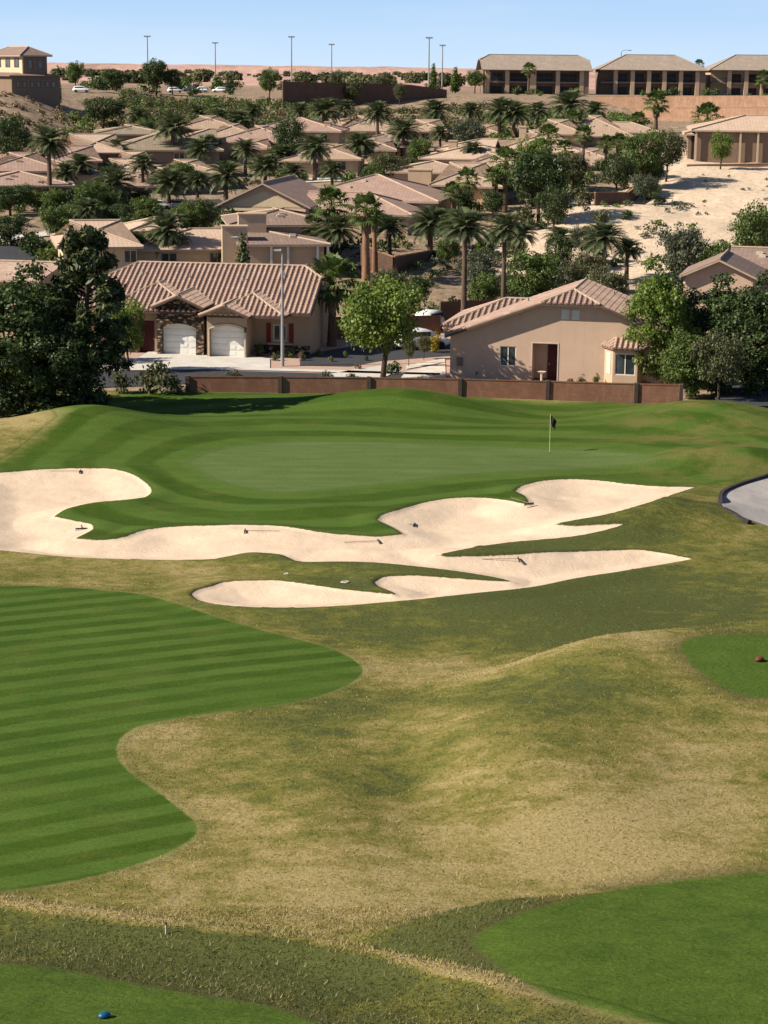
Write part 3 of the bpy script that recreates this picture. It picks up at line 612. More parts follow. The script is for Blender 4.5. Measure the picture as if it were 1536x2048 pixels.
def make_roof(parent, wings, mat, near=False, capm=None, fas=None, thick=.16, off=(0, 0)):
    """wings: (x0,x1,y0,y1,eave height,ridge height,axis,e0,e1) of the roof edge"""
    mb = MB(); rb = MB(); cb = MB(); fb = MB()
    for wg in wings:
        planes, ridges = roof_planes(*wg)
        for p in planes:
            s, t, n, uv = plane_uv(p); mb.poly(p, uv); mb.prism(p, thick)
            if near: add_ribs(rb, p)
        for a, b in ridges:
            if (b - a).length > .2: cb.tube([a + Vector((0, 0, .05)), b + Vector((0, 0, .05))], .1 if near else .11, 6)
        x0, x1, y0, y1, he, hr, ax, e0, e1 = wg
        pts = [(x0, y0), (x1, y0), (x1, y1), (x0, y1)]
        for k in range(4):
            (ax0, ay0), (bx0, by0) = pts[k], pts[(k + 1) % 4]
            is_end = (k in (1, 3)) if ax == 'x' else (k in (0, 2))
            e = {('x', 3): e0, ('x', 1): e1, ('y', 0): e0, ('y', 2): e1}.get((ax, k), 1)
            A = Vector((ax0, ay0, he)); B = Vector((bx0, by0, he)); d = (B - A).normalized(); nrm = Vector((d.y, -d.x, 0)) * .03
            def strip(p, q):
                p = p + nrm; q = q + nrm; h = Vector((0, 0, .05)); g = Vector((0, 0, -.2))
                fb.poly([p + g, q + g, q - h, p - h]); fb.poly([p + g - nrm * 2, q + g - nrm * 2, q - h - nrm * 2, p - h - nrm * 2]); fb.poly([p + g, q + g, q + g - nrm * 2, p + g - nrm * 2])
            if not is_end or e >= .999: strip(A, B)
            else:
                c = (A + B) / 2; rise = hr - he
                a2 = A + (c - A) * (1 - e) + Vector((0, 0, rise * (1 - e))); b2 = B + (c - B) * (1 - e) + Vector((0, 0, rise * (1 - e)))
                strip(A, a2); strip(b2, B)
                if e > .01: strip(a2, b2)
    r = mb.build('roof', M['tile_pan'] if near else mat, parent)
    if near: rb.build('tile_row', mat, r, smooth=False)
    cb.build('ridge_cap', capm or M['cap'], r); fb.build('fascia', fas or M['fascia'], r)
    return r
def roof_h(wg, x, y):
    x0, x1, y0, y1, he, hr, ax, e0, e1 = wg
    a, b, a0, a1, b0, b1 = (x, y, x0, x1, y0, y1) if ax == 'x' else (y, x, y0, y1, x0, x1)
    w = (b1 - b0) / 2; m = (hr - he) / w; h = hr - m * abs(b - (b0 + b1) / 2)
    if e0 > .01: h = min(h, hr - e0 * (hr - he) + m * (a - a0))
    if e1 > .01: h = min(h, hr - e1 * (hr - he) + m * (a1 - a))
    return h
def front_wall(mb, y, x0, x1, hf, ops=(), thick=.25, extra=(), zb=0.0):
    xs = {x0, x1, *[e for e in extra if x0 < e < x1]}
    for o in ops:
        n = o.get('n', 1)
        for k in range(n + 1): xs.add(o['x0'] + (o['x1'] - o['x0']) * k / n)
    xs = sorted(xs)
    def zt(o, x):
        if o.get('arch'):
            t = (x - o['x0']) / (o['x1'] - o['x0']) * 2 - 1; return o['z1'] + o['arch'] * (1 - t * t)
        return o['z1']
    for a, b in zip(xs, xs[1:]):
        if b - a < 1e-5: continue
        o = next((o for o in ops if o['x0'] - 1e-6 <= (a + b) / 2 <= o['x1'] + 1e-6), None)
        q = lambda x, z, yy=y: (x, yy, z)
        if not o: mb.poly([q(a, zb), q(b, zb), q(b, hf(b)), q(a, hf(a))])
        else:
            mb.poly([q(a, zt(o, a)), q(b, zt(o, b)), q(b, hf(b)), q(a, hf(a))])
            mb.poly([q(a, zt(o, a)), q(b, zt(o, b)), q(b, zt(o, b), y + thick), q(a, zt(o, a), y + thick)])
            if o['z0'] > zb + .01:
                mb.poly([q(a, zb), q(b, zb), q(b, o['z0']), q(a, o['z0'])]); mb.poly([q(a, o['z0']), q(b, o['z0']), q(b, o['z0'], y + thick), q(a, o['z0'], y + thick)])
    for o in ops:
        for x in (o['x0'], o['x1']): mb.poly([(x, y, o['z0']), (x, y + thick, o['z0']), (x, y + thick, o['z1']), (x, y, o['z1'])])
def window(parent, x0, x1, z0, z1, y, n=2, frame='trim', glass='glass', name='window', fw=.07, dy=0.0):
    """window filling an opening, frame with its panes behind"""
    f = MB(); f.box(x0, x1, y, y + .06, z0, z0 + fw); f.box(x0, x1, y, y + .06, z1 - fw, z1)
    for k in range(n + 1):
        c = x0 + (x1 - x0) * k / n; a = max(x0, c - fw / 2); b = min(x1, c + fw / 2)
        if k == 0: b = x0 + fw
        if k == n: a = x1 - fw
        f.box(a, b, y + .004, y + .056, z0 + fw, z1 - fw)
    w = f.build(name, M[frame], parent); g = MB()
    g.poly([(x0 + .02, y + .03, z0 + .02), (x1 - .02, y + .03, z0 + .02), (x1 - .02, y + .03, z1 - .02), (x0 + .02, y + .03, z1 - .02)])
    g.build('pane', M[glass], w); return w

# ------------------------------------------------------------------ house beyond the left drive
LZ = .13
a_, b_ = slope(425, 710); DL = (HC - LZ) / -b_
HL = empty('duplex_house', (a_ * DL, DL, LZ), R(-8), 'long single-storey house with striped tile roof, stone front and two white garage doors', 'house')
W_M = (-14.5, 7.7, 0.7, 14.2, 3.35, 6.35, 'x', 1, .26)
W_A1 = (-9.0, -1.1, -.9, 9.0, 3.45, 5.15, 'y', 1, 0)
W_G1 = (-4.45, -.35, -1.5, 6.0, 3.85, 4.75, 'y', 0, 0)
W_A2 = (-.1, 5.9, -1.2, 8.0, 3.3, 4.65, 'y', 1, 0)
W_G2 = (-.55, 3.35, -2.2, 6.0, 3.35, 4.15, 'y', 0, 0)
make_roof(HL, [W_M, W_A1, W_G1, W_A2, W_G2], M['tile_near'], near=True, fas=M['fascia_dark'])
mb = MB()
rh = lambda *ws: (lambda x, y=0: max(roof_h(w, x, y) for w in ws) - .14)
arch1 = dict(x0=-3.85, x1=-1.15, z0=0, z1=2.15, arch=.32, n=10); arch2 = dict(x0=.08, x1=2.78, z0=0, z1=2.15, arch=.32, n=10)
front_wall(mb, 1.7, 2.6, 7.4, lambda x: 3.5, [dict(x0=4.5, x1=5.55, z0=1.0, z1=2.3)], .12, zb=-.2)
mb.poly([(7.4, 1.7, -.2), (7.4, 13.3, -.2), (7.4, 13.3, 3.55), (7.4, 8.8, 5.6), (7.4, 6.2, 5.6), (7.4, 1.7, 3.55)])
mb.poly([(-12.6, 13.3, -.2), (7.4, 13.3, -.2), (7.4, 13.3, 3.4), (-12.6, 13.3, 3.4)]); mb.poly([(-12.6, 1.7, -.2), (-12.6, 13.3, -.2), (-12.6, 13.3, 3.4), (-12.6, 1.7, 3.4)])
# entrance bay on the left
front_wall(mb, 0.1, -9.0, -4.2, lambda x: 3.4, [dict(x0=-5.95, x1=-4.65, z0=0, z1=2.55), dict(x0=-8.3, x1=-7.25, z0=.95, z1=2.35)], .5, zb=-.2)
mb.poly([(-9.0, .1, -.2), (-9.0, 3, -.2), (-9.0, 3, 3.4), (-9.0, .1, 3.4)]); mb.poly([(-12.6, 1.7, -.2), (-9, 1.7, -.2), (-9, 1.7, 3.4), (-12.6, 1.7, 3.4)])
# second garage front
g2 = lambda x: roof_h(W_G2, x, -1.0) - .15
front_wall(mb, -1.2, -.15, 3.0, g2, [arch2], .5, extra=(1.4,), zb=-.2)
mb.poly([(3.0, -1.2, -.2), (3.0, 1.7, -.2), (3.0, 1.7, 3.3), (3.0, -1.2, 3.3)]); mb.poly([(-.15, -1.2, -.2), (-.15, 1.7, -.2), (-.15, 1.7, 3.3), (-.15, -1.2, 3.3)])
mb.build('wall', M['wall_left'], HL)
mb = MB(); g1 = lambda x: roof_h(W_G1, x, -.5) - .15
front_wall(mb, -.7, -4.25, -.55, g1, [arch1], .5, extra=(-2.4,), zb=-.2)
mb.poly([(-4.25, -.7, -.2), (-4.25, .12, -.2), (-4.25, .12, 3.7), (-4.25, -.7, 3.7)]); mb.poly([(-.55, -.7, -.2), (-.55, 1, -.2), (-.55, 1, 3.7), (-.55, -.7, 3.7)])
mb.build('stone_facing', M['stone'], HL); mb = MB(); mb.box(-8.95, -6.0, .02, .085, -.2, .85); mb.build('stone_facing', M['stone'], HL); mb = MB(); mb.box(3.02, 7.42, 1.60, 1.69, -.2, .7); mb.build('stone_facing', M['stone'], HL)
mb = MB()   # pale trim round the second arch and the sills
pt = [(.0 + 2.86 * k / 10, 2.17 + .34 * (1 - (k / 5 - 1) ** 2)) for k in range(11)]
for (xa, za), (xb, zb_) in zip(pt, pt[1:]): mb.prism([(xa, -1.26, za + .12), (xb, -1.26, zb_ + .12), (xb, -1.205, zb_ + .12), (xa, -1.205, za + .12)], .13)
mb.box(-.05, .05, -1.26, -1.205, 0, 2.2); mb.box(2.8, 2.9, -1.26, -1.205, 0, 2.2); mb.build('arch_trim', M['trim'], HL); mb = MB(); mb.box(4.1, 6.0, 1.56, 1.69, .74, .84)
mb.build('sill', M['trim'], HL)
def garage_door(x0, x1, y):
    mb = MB()
    for k in range(5): mb.box(x0, x1, y + .01 * (k % 2), y + .06, .02 + k * .5, .02 + k * .5 + .485)
    for k in range(4):
        for r in range(4): mb.box(x0 + .14 + k * (x1 - x0) / 4, x0 + (k + 1) * (x1 - x0) / 4 - .1, y - .012, y, .12 + r * .5, .40 + r * .5)
    mb.build('garage_door', M['garage'], HL)
garage_door(-3.85, -1.15, -.22); garage_door(.08, 2.78, -.72)
mb = MB(); mb.box(-5.95, -4.65, .52, .58, 0, 2.55)
for k in range(2):
    for r in range(3): mb.box(-5.8 + k * .62, -5.32 + k * .62, .50, .52, .15 + r * .8, .8 + r * .8)
d = mb.build('front_door', M['reddoor'], HL); mb = MB(); mb.box(-4.85, -4.78, .44, .5, 1.0, 1.14); mb.build('handle', M['metal'], d)
window(HL, 4.5, 5.55, 1.0, 2.3, 1.74, 2, 'white'); window(HL, -8.3, -7.25, .95, 2.35, .3, 2, 'white')
for x in (3.95, 5.75, -7.1, -8.75):
    mb = MB(); y = 1.64 if x > 0 else .04
    mb.box(x, x + .36, y, y + .05, .9, 2.42)
    for r in range(9): mb.box(x + .05, x + .31, y - .02, y, 1.0 + r * .15, 1.08 + r * .15)
    mb.build('shutter', M['shutter'], HL)
for x, y, z in ((-4.05, -.85, 2.1), (-.75, -.85, 2.1), (3.0 - .1, -1.32, 2.0)):
    mb = MB(); mb.box(x - .08, x + .08, y - .02, y + .14, z, z + .3); mb.tube([(x, y + .06, z + .3), (x, y + .06, z + .42)], [.1, .01], 6); mb.build('wall_lamp', M['fascia_dark'], HL)

for x, y in ((-3.0, 5.2), (1.4, 5.0), (4.6, 5.8), (-7.0, 5.6)):
    z = roof_h(W_M, x, y); mb = MB(); mb.tube([(x, y, z - .1), (x, y, z + .42)], .06, 8); mb.build('vent_pipe', M['metal'], HL)
# ------------------------------------------------------------------ house on the right behind the wall
RZ = .2
a_, b_ = slope(1088, 763); DR = (HC - RZ) / -b_
HR = empty('gable_house', (a_ * DR, DR, RZ), R(-12), 'tan stucco house with clipped gable, dark doorway and small bay window behind the red wall', 'house')
W_R = (-7.2, 10.8, -.6, 9.2, 3.15, 6.5, 'y', .235, 0)
W_R2 = (-8.2, 0.5, 4.2, 12.4, 3.3, 4.95, 'x', 1, 0)
W_R3 = (-8.8, -2, 7.4, 11.0, 2.6, 3.6, 'x', 1, 0)
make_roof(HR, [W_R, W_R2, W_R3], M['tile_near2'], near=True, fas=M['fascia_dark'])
mb = MB(); hf = lambda x: roof_h(W_R, x, 0) - .17
kn = [1.8 - 9 * .235 - .05, 1.8 + 9 * .235 + .05, 1.8 - 9 * .3, 1.8 + 9 * .3]
front_wall(mb, 0, -6.9, 9.9, hf, [dict(x0=-3.25, x1=-2.08, z0=1.0, z1=2.45), dict(x0=-.9, x1=.92, z0=0, z1=2.75)], .14, extra=kn, zb=-.2)
# deep entrance
mb.poly([(-.9, .14, 0), (-.9, 1.5, 0), (-.9, 1.5, 2.75), (-.9, .14, 2.75)]); mb.poly([(.92, .14, 0), (.92, 1.5, 0), (.92, 1.5, 2.75), (.92, .14, 2.75)])
mb.poly([(-.9, .14, 2.75), (.92, .14, 2.75), (.92, 1.5, 2.75), (-.9, 1.5, 2.75)]); mb.poly([(-.9, 1.5, 0), (.92, 1.5, 0), (.92, 1.5, 2.75), (-.9, 1.5, 2.75)])
mb.poly([(-6.9, 0, -.2), (-6.9, 8.6, -.2), (-6.9, 8.6, hf(-6.9)), (-6.9, 0, hf(-6.9))]); mb.poly([(9.9, 0, -.2), (9.9, 8.6, -.2), (9.9, 8.6, hf(9.9)), (9.9, 0, hf(9.9))])
mb.poly([(-6.9, 8.6, -.2), (9.9, 8.6, -.2), (9.9, 8.6, hf(9.9)), (1.8, 8.6, 6.3), (-6.9, 8.6, hf(-6.9))]); mb.box(-7.7, -1, 4.8, 11.8, -.2, 3.35)
mb.build('wall', M['wall_tan'], HR)
mb = MB(); mb.box(.04, .9, 1.40, 1.47, 0, 2.5)
for r in range(3): mb.box(.16, .78, 1.385, 1.40, .2 + r * .75, .8 + r * .75)
d = mb.build('front_door', M['reddoor'], HR); mb = MB(); mb.box(.14, .2, 1.33, 1.385, 1.0, 1.15); mb.build('handle', M['metal'], d)
mb = MB(); mb.box(-.98, -.9, -.03, .0, 0, 2.83); mb.box(.92, 1.0, -.03, .0, 0, 2.83); mb.box(-.9, .92, -.03, .0, 2.75, 2.83); mb.build('trim', M['trim'], HR)
window(HR, -3.25, -2.08, 1.0, 2.45, .05, 2, 'white')
for x in (1.12, 1.87):
    mb = MB(); mb.box(x, x + .55, -.03, -.003, 4.55, 5.25)
    for r in range(6): mb.box(x + .05, x + .5, -.06, -.03, 4.6 + r * .105, 4.66 + r * .105)
    mb.build('gable_vent', M['white'], HR)
for x, y in ((5.5, 4.5), (4.2, 6.4), (-2.0, 5.0)):
    z = roof_h(W_R, x, y); mb = MB(); mb.tube([(x, y, z - .1), (x, y, z + .4)], .06, 8); mb.build('vent_pipe', M['metal'], HR)
mb = MB(); mb.box(-6.4, -5.95, -.12, -.003, .9, 1.5); mb.build('meter_box', M['wall_brown'], HR)
# bay window
bx0, bx1, by = 5.0, 6.75, -1.1
mb = MB()
front_wall(mb, by, bx0, bx1, lambda x: 2.75, [dict(x0=5.15, x1=6.6, z0=.85, z1=2.4)], .1, zb=-.2)
mb.poly([(4.3, 0, -.2), (bx0, by, -.2), (bx0, by, 2.75), (4.3, 0, 2.75)]); mb.poly([(bx1, by, -.2), (bx1 + .3, 0, -.2), (bx1 + .3, 0, 2.75), (bx1, by, 2.75)])
bay = mb.build('bay_window', M['wall_sand'], HR)
window(bay, 5.15, 6.6, .85, 2.4, by + .03, 2, 'white')
d0 = Vector((bx0 - 4.3, by, 0)).normalized(); nn = Vector((d0.y, -d0.x, 0)) * -.02
if nn.x > 0: nn = -nn
mb = MB(); A = Vector((4.3, 0, 0)); q = lambda s, z, k=1: A + d0 * s + Vector((0, 0, z)) + nn * k
mb.poly([q(.3, .85), q(1.0, .85), q(1.0, 2.4), q(.3, 2.4)]); mb.build('side_pane', M['glass_pale'], bay)
mb = MB(); pts = [(4.05, .0, 2.8), (4.95, -1.45, 2.8), (6.95, -1.45, 2.8), (7.35, 0, 2.8)]
pl = [[Vector(pts[0]), Vector(pts[1]), Vector((5.1, 0, 3.35))], [Vector(pts[1]), Vector(pts[2]), Vector((6.6, 0, 3.35)), Vector((5.1, 0, 3.35))], [Vector(pts[2]), Vector(pts[3]), Vector((6.6, 0, 3.35))]]
rb = MB()
for p in pl: mb.poly(p, plane_uv(p)[3]); mb.prism(p, .12); add_ribs(rb, p, .38, .12)
br = mb.build('bay_roof', M['tile_pan'], bay); 
for o in (rb.build('tile_row', M['tile_near'], bay),): pass
mb = MB(); mb.box(-5.0, -4.9, -.1, -.003, .3, .5); mb.build('hose_tap', M['fascia_dark'], HR)

# ------------------------------------------------------------------ the houses up the hill
def fhouse(label, D, rot, wings, roof='tile_tan', wall='wall_sand', name='hillside_house', wins=(), chims=(), fas='fascia', cap='cap', posts=None, extra=None, group='tile-roofed houses on the hillside'):
    c0 = wings[0]; cx = ((c0[0] + c0[1]) / 2 - 768) / 3995.0 * D; gz = float(H(cx, D + 3)) - .3
    rt = empty(name, (cx, D, gz), R(rot), label, 'house', group); ca, sa = math.cos(R(-rot)), math.sin(R(-rot))
    ws = []; wall_mb = MB()
    for w in wings:
        pl_, pr_, pe, pr2, dD, dep, ax, e0, e1 = w
        Dw = D + dD; xl = P(pl_, pe, Dw).x; xr = P(pr_, pe, Dw).x; pm_ = (pl_ + pr_) / 2; ze = ZP(pe, Dw, pm_) - gz
        wd = xr - xl
        if ax == 'x': zr = ZP(pr2, Dw + dep / 2, pm_) - gz
        else: zr = ZP(pr2, Dw + e0 * wd / 2, pm_) - gz
        mx = (xl + xr) / 2 - cx; my = dD + dep / 2
        lx, ly = mx * ca - my * sa, mx * sa + my * ca
        wg = (lx - wd / 2, lx + wd / 2, ly - dep / 2, ly + dep / 2, ze, max(zr, ze + .3), ax, e0, e1); ws.append(wg)
        o = .6; X0, X1, Y0, Y1 = wg[0] + o, wg[1] - o, wg[2] + o, wg[3] - o
        for (xa, ya, xb, yb) in ((X0, Y0, X1, Y0), (X1, Y0, X1, Y1), (X1, Y1, X0, Y1), (X0, Y1, X0, Y0)):
            n = 6; tp = []
            for k in range(n + 1):
                t = k / n; x = xa + (xb - xa) * t; y = ya + (yb - ya) * t; tp.append((x, y, roof_h(wg, x, y) - .22))
            wall_mb.poly([(xa, ya, -3), (xb, yb, -3)] + tp[::-1])
    make_roof(rt, ws, M[roof], capm=M[cap], fas=M[fas])
    wall_mb.build('wall', M[wall], rt)
    for (wi, f, ww, hh, n) in wins:
        wg = ws[wi]; y = wg[2] + .6; x = wg[0] + (wg[1] - wg[0]) * f; zt = wg[4] - .35
        window(rt, x - ww / 2, x + ww / 2, zt - hh, zt, y - .065, n, 'trim')
    for wg in ws[:2]:
        for k in range(2):
            if wg[6] == 'x':
                x = wg[0] + (wg[1] - wg[0]) * rnd.uniform(.35, .65); y = wg[2] + (wg[3] - wg[2]) * rnd.uniform(.2, .38); z = roof_h(wg, x, y); vm = MB(); vm.box(x - .3, x + .3, y - .22, y + .22, z - .1, z + .22); vm.build('roof_vent', M['trim'], rt)
    for (px, py0, py1, wpx, dD, m) in chims:
        Dw = D + dD; x = P(px, py1, Dw).x; w2 = wpx / 3995 * Dw / 2; mx, my = x - cx, dD; lx, ly = mx * ca - my * sa, mx * sa + my * ca
        mb = MB(); mb.box(lx - w2, lx + w2, ly, ly + 1.6, ZP(py1, Dw, px) - gz - 2, ZP(py0, Dw, px) - gz); mb.box(lx - w2 - .08, lx + w2 + .08, ly - .08, ly + 1.68, ZP(py0, Dw, px) - gz + .003, ZP(py0, Dw, px) - gz + .15)
        mb.build('chimney', M[m], rt)
    if posts:
        (wi, fs, wid, m) = posts; wg = ws[wi]; mb = MB()
        for f in fs:
            x = wg[0] + (wg[1] - wg[0]) * f
            pm = MB(); pm.box(x - wid / 2, x + wid / 2, wg[2] + .1, wg[2] + .1 + wid, -2.5, wg[4] - .17); pm.build('post', M[m], rt)
        mb.box(wg[0] + .2, wg[1] - .2, wg[2] + 2.4, wg[2] + 2.46, 0, wg[4] - .2); mb.build('recess_shade', M['dark'], rt)  # near-black sheet paints in the patio shade behind the posts
    if extra: extra(rt, ws)
    return rt
fhouse('low house with a bright left hip roof just above the dark pine', 188, 12, [(85, 258, 494, 441, 0, 13, 'x', 1, 1), (235, 452, 499, 458, 7, 13, 'x', 1, .0), (240, 345, 462, 430, 16, 9, 'x', 1, 0)],
       'tile_pale', 'wall_cream', wins=[(1, .35, 1.6, 1.3, 2), (1, .8, 1.6, 1.3, 2), (0, .85, 1.2, 1.2, 2)], chims=[(333, 432, 470, 18, 20, 'wall_sand')])
fhouse('house with a shaded glassy patio on white posts behind the striped roof', 190, 8, [(455, 642, 489, 458, 2, 14, 'x', 0, 1), (440, 660, 450, 417, 10, 12, 'x', 1, 1)],
       'tile_brown', 'wall_sand', wins=[], chims=[(505, 430, 458, 55, 7, 'wall_sand'), (470, 455, 485, 50, 3, 'wall_sand')], posts=(0, (.36, .54, .86, .97), .22, 'white'))
def gable_panel(rt, ws):
    wg = ws[0]; cx = (wg[0] + wg[1]) / 2; mb = MB(); y = wg[2] + .57
    mb.poly([(cx - 4.6, y, wg[4] - .1), (cx + 4.6, y, wg[4] - .1), (cx, y, wg[5] - 1.0)]); mb.prism([(cx - 4.8, y - .35, wg[4] - .25), (cx + 4.8, y - .35, wg[4] - .25), (cx + 4.8, y, wg[4] - .25), (cx - 4.8, y, wg[4] - .25)], .3)
    mb.build('gable_panel', M['wall_cream'], rt)
fhouse('house with a wide cream front gable and rosy roofs in mid hillside', 222, -10, [(452, 648, 413, 366, 0, 16, 'y', 0, 0), (600, 905, 401, 350, 9, 17, 'x', 1, 1), (610, 845, 428, 386, 0, 12, 'x', 0, 1)],
       'tile_rose', 'wall_sand', wins=[(1, .75, 1.4, 1.2, 2), (2, .8, 1.3, 1.2, 2), (0, .3, 1.2, 1.0, 2)], extra=gable_panel)
fhouse('house with a big square chimney and tan hip roof right of the rosy roofs', 243, -6, [(868, 1010, 371, 326, 0, 13, 'x', 1, 1), (905, 1090, 345, 305, 12, 14, 'x', 1, 1), (780, 960, 345, 322, 16, 12, 'x', 1, 1), (960, 1012, 374, 352, -2, 7, 'x', 0, 1)],
       'tile_tan', 'wall_sand', wins=[(0, .25, 1.4, 1.2, 2), (1, .8, 1.4, 1.2, 2)], chims=[(839, 341, 366, 46, 5, 'wall_sand')], cap='cap')
fhouse('broad pale-roofed house behind the fan palm cluster', 274, -8, [(850, 1065, 318, 290, 0, 14, 'x', 1, 1), (1000, 1180, 305, 262, 8, 16, 'x', 1, 1), (880, 1000, 300, 278, 12, 12, 'x', 1, 0)],
       'tile_pale', 'wall_sand', wins=[(1, .6, 1.4, 1.2, 2), (1, .8, 1.4, 1.2, 2), (0, .7, 1.4, 1.2, 2)], chims=[(905, 283, 300, 16, 12, 'wall_sand'), (1045, 255, 275, 14, 20, 'wall_sand')])
fhouse('house with long grey-pink roof below the orange retaining wall', 310, -5, [(1065, 1180, 268, 240, 0, 12, 'x', 1, 1), (1120, 1275, 272, 232, 6, 14, 'x', 1, 1), (1230, 1330, 265, 245, 14, 10, 'x', 0, 1)],
       'tile_tan', 'wall_sand', wins=[(1, .3, 1.4, 1.2, 2)])
fhouse('pinkish-roofed house low at the left edge above the parked shrubs', 236, 10, [(-90, 130, 371, 343, 0, 13, 'x', 1, 1), (-60, 112, 342, 306, 14, 14, 'x', 1, 1)],
       'tile_rose', 'wall_brown', wins=[(0, .75, 1.4, 1.2, 2)])
fhouse('house with a bright cream side wall right of the tallest left palm', 246, 14, [(95, 187, 350, 318, 0, 13, 'x', 0, 1), (70, 180, 322, 292, 12, 13, 'x', 1, 1)],
       'tile_rose', 'wall_cream', wins=[(0, .8, .9, .8, 1)])
fhouse('house with a bright pyramid roof and small cream hips behind left palms', 262, 16, [(120, 222, 305, 268, 6, 13, 'x', 1, 1), (178, 300, 350, 318, -4, 12, 'x', 1, 1), (232, 288, 321, 303, 2, 7, 'x', 1, 1)],
       'tile_pale', 'wall_brown', wins=[(1, .75, 1.4, 1.0, 2)])
fhouse('olive-brown roofed house in the upper left row under the scrub', 292, 8, [(210, 432, 300, 262, 0, 16, 'x', 1, 1), (175, 330, 268, 250, 14, 14, 'x', 1, 1), (330, 425, 285, 258, 4, 12, 'x', 1, 0)],
       'tile_olive', 'wall_grey', wins=[(0, .8, 1.6, 1.3, 2), (0, .6, 1.6, 1.3, 2)])
fhouse('small tan-roofed house between two upper left palm pairs', 318, 6, [(340, 480, 258, 232, 0, 14, 'x', 1, 1), (395, 520, 275, 248, -6, 12, 'x', 1, 1)],
       'tile_tan', 'wall_brown', wins=[(1, .3, 1.4, 1.2, 2), (1, .7, 1.4, 1.2, 2)])
fhouse('long rosy-roofed house left of the tall dark cypress clump', 300, -4, [(430, 605, 284, 252, 0, 15, 'x', 1, 1), (500, 690, 262, 236, 12, 14, 'x', 1, 1), (470, 550, 297, 278, -5, 9, 'x', 1, 1)],
       'tile_rose', 'wall_sand', wins=[(0, .6, 1.4, 1.2, 2), (1, .8, 1.4, 1.2, 2)], chims=[(655, 245, 262, 12, 14, 'wall_sand')])
fhouse('pale hip-roofed house between the two middle rows of date palms', 330, 4, [(668, 800, 262, 232, 0, 14, 'x', 1, 1), (625, 720, 255, 238, 10, 12, 'x', 1, 1)],
       'tile_tan', 'wall_sand', wins=[(0, .3, 1.4, 1.2, 2), (0, .7, 1.4, 1.2, 2)])
fhouse('small house tucked under the pale washed bank near top centre', 335, -6, [(810, 905, 262, 240, 0, 12, 'x', 1, 1), (935, 1010, 268, 250, 4, 10, 'x', 1, 1)],
       'tile_tan', 'wall_sand', wins=[(0, .5, 1.4, 1.2, 2)])
fhouse('house showing only a striped gable end beyond the big dark left tree', 168, -12, [(-30, 112, 560, 524, 0, 12, 'x', 0, 0)], 'tile_near', 'wall_sand', fas='fascia', group='low houses on the flat by the street')
fhouse('low house with post-held patio roof atop the pale sandy bank', 268, -6, [(1396, 1700, 262, 232, 0, 15, 'x', 1, 1), (1374, 1420, 268, 254, 3, 7, 'x', 1, 0)],
       'tile_pale', 'wall_brown', posts=(0, (.035, .325, .44, .6), .24, 'wall_sand'), cap='cap')
def gwall(rt, ws): pass
fhouse('house with grey-pink gable half hidden by the right-hand trees', 168, -14, [(1382, 1545, 556, 519, 0, 9, 'y', 0, 0), (1485, 1640, 538, 497, 8, 12, 'x', 0, 0)], 'tile_brown', 'wall_tan', fas='fascia', group='low houses on the flat by the street')
fhouse('house roof peeking between the two low bushy palms and the gable', 258, 8, [(285, 440, 348, 320, 0, 13, 'x', 1, 1), (300, 372, 352, 336, -4, 8, 'x', 1, 1)], 'tile_tan', 'wall_sand', wins=[(0, .7, 1.4, 1.2, 2)])
fhouse('tan roof under the palms right of the dark cypress clump', 278, -4, [(590, 730, 318, 290, 0, 13, 'x', 1, 1), (560, 640, 322, 302, -3, 9, 'x', 1, 1)], 'tile_tan', 'wall_sand', wins=[(0, .3, 1.4, 1.2, 2), (0, .7, 1.4, 1.2, 2)])
fhouse('brownish roof between mid date palms above the cream yard wall', 300, -6, [(690, 850, 292, 266, 0, 13, 'x', 1, 1), (730, 800, 300, 282, -4, 8, 'x', 1, 1)], 'tile_brown', 'wall_sand', wins=[(0, .5, 1.4, 1.2, 2)])
fhouse('beige house mostly hidden by the fan palm grove', 266, -8, [(1110, 1270, 330, 300, 0, 13, 'x', 1, 1)], 'tile_tan', 'wall_sand', wins=[(0, .3, 1.4, 1.2, 2), (0, .6, 1.4, 1.2, 2)])
fhouse('low roof at the far left behind the shrub bank', 268, 12, [(-60, 60, 318, 292, 0, 13, 'x', 1, 1)], 'tile_rose', 'wall_brown')
fhouse('rose roof right of the small date palm', 252, 10, [(190, 330, 372, 345, 0, 12, 'x', 1, 1)], 'tile_rose', 'wall_brown', wins=[(0, .7, 1.4, 1.2, 2)])
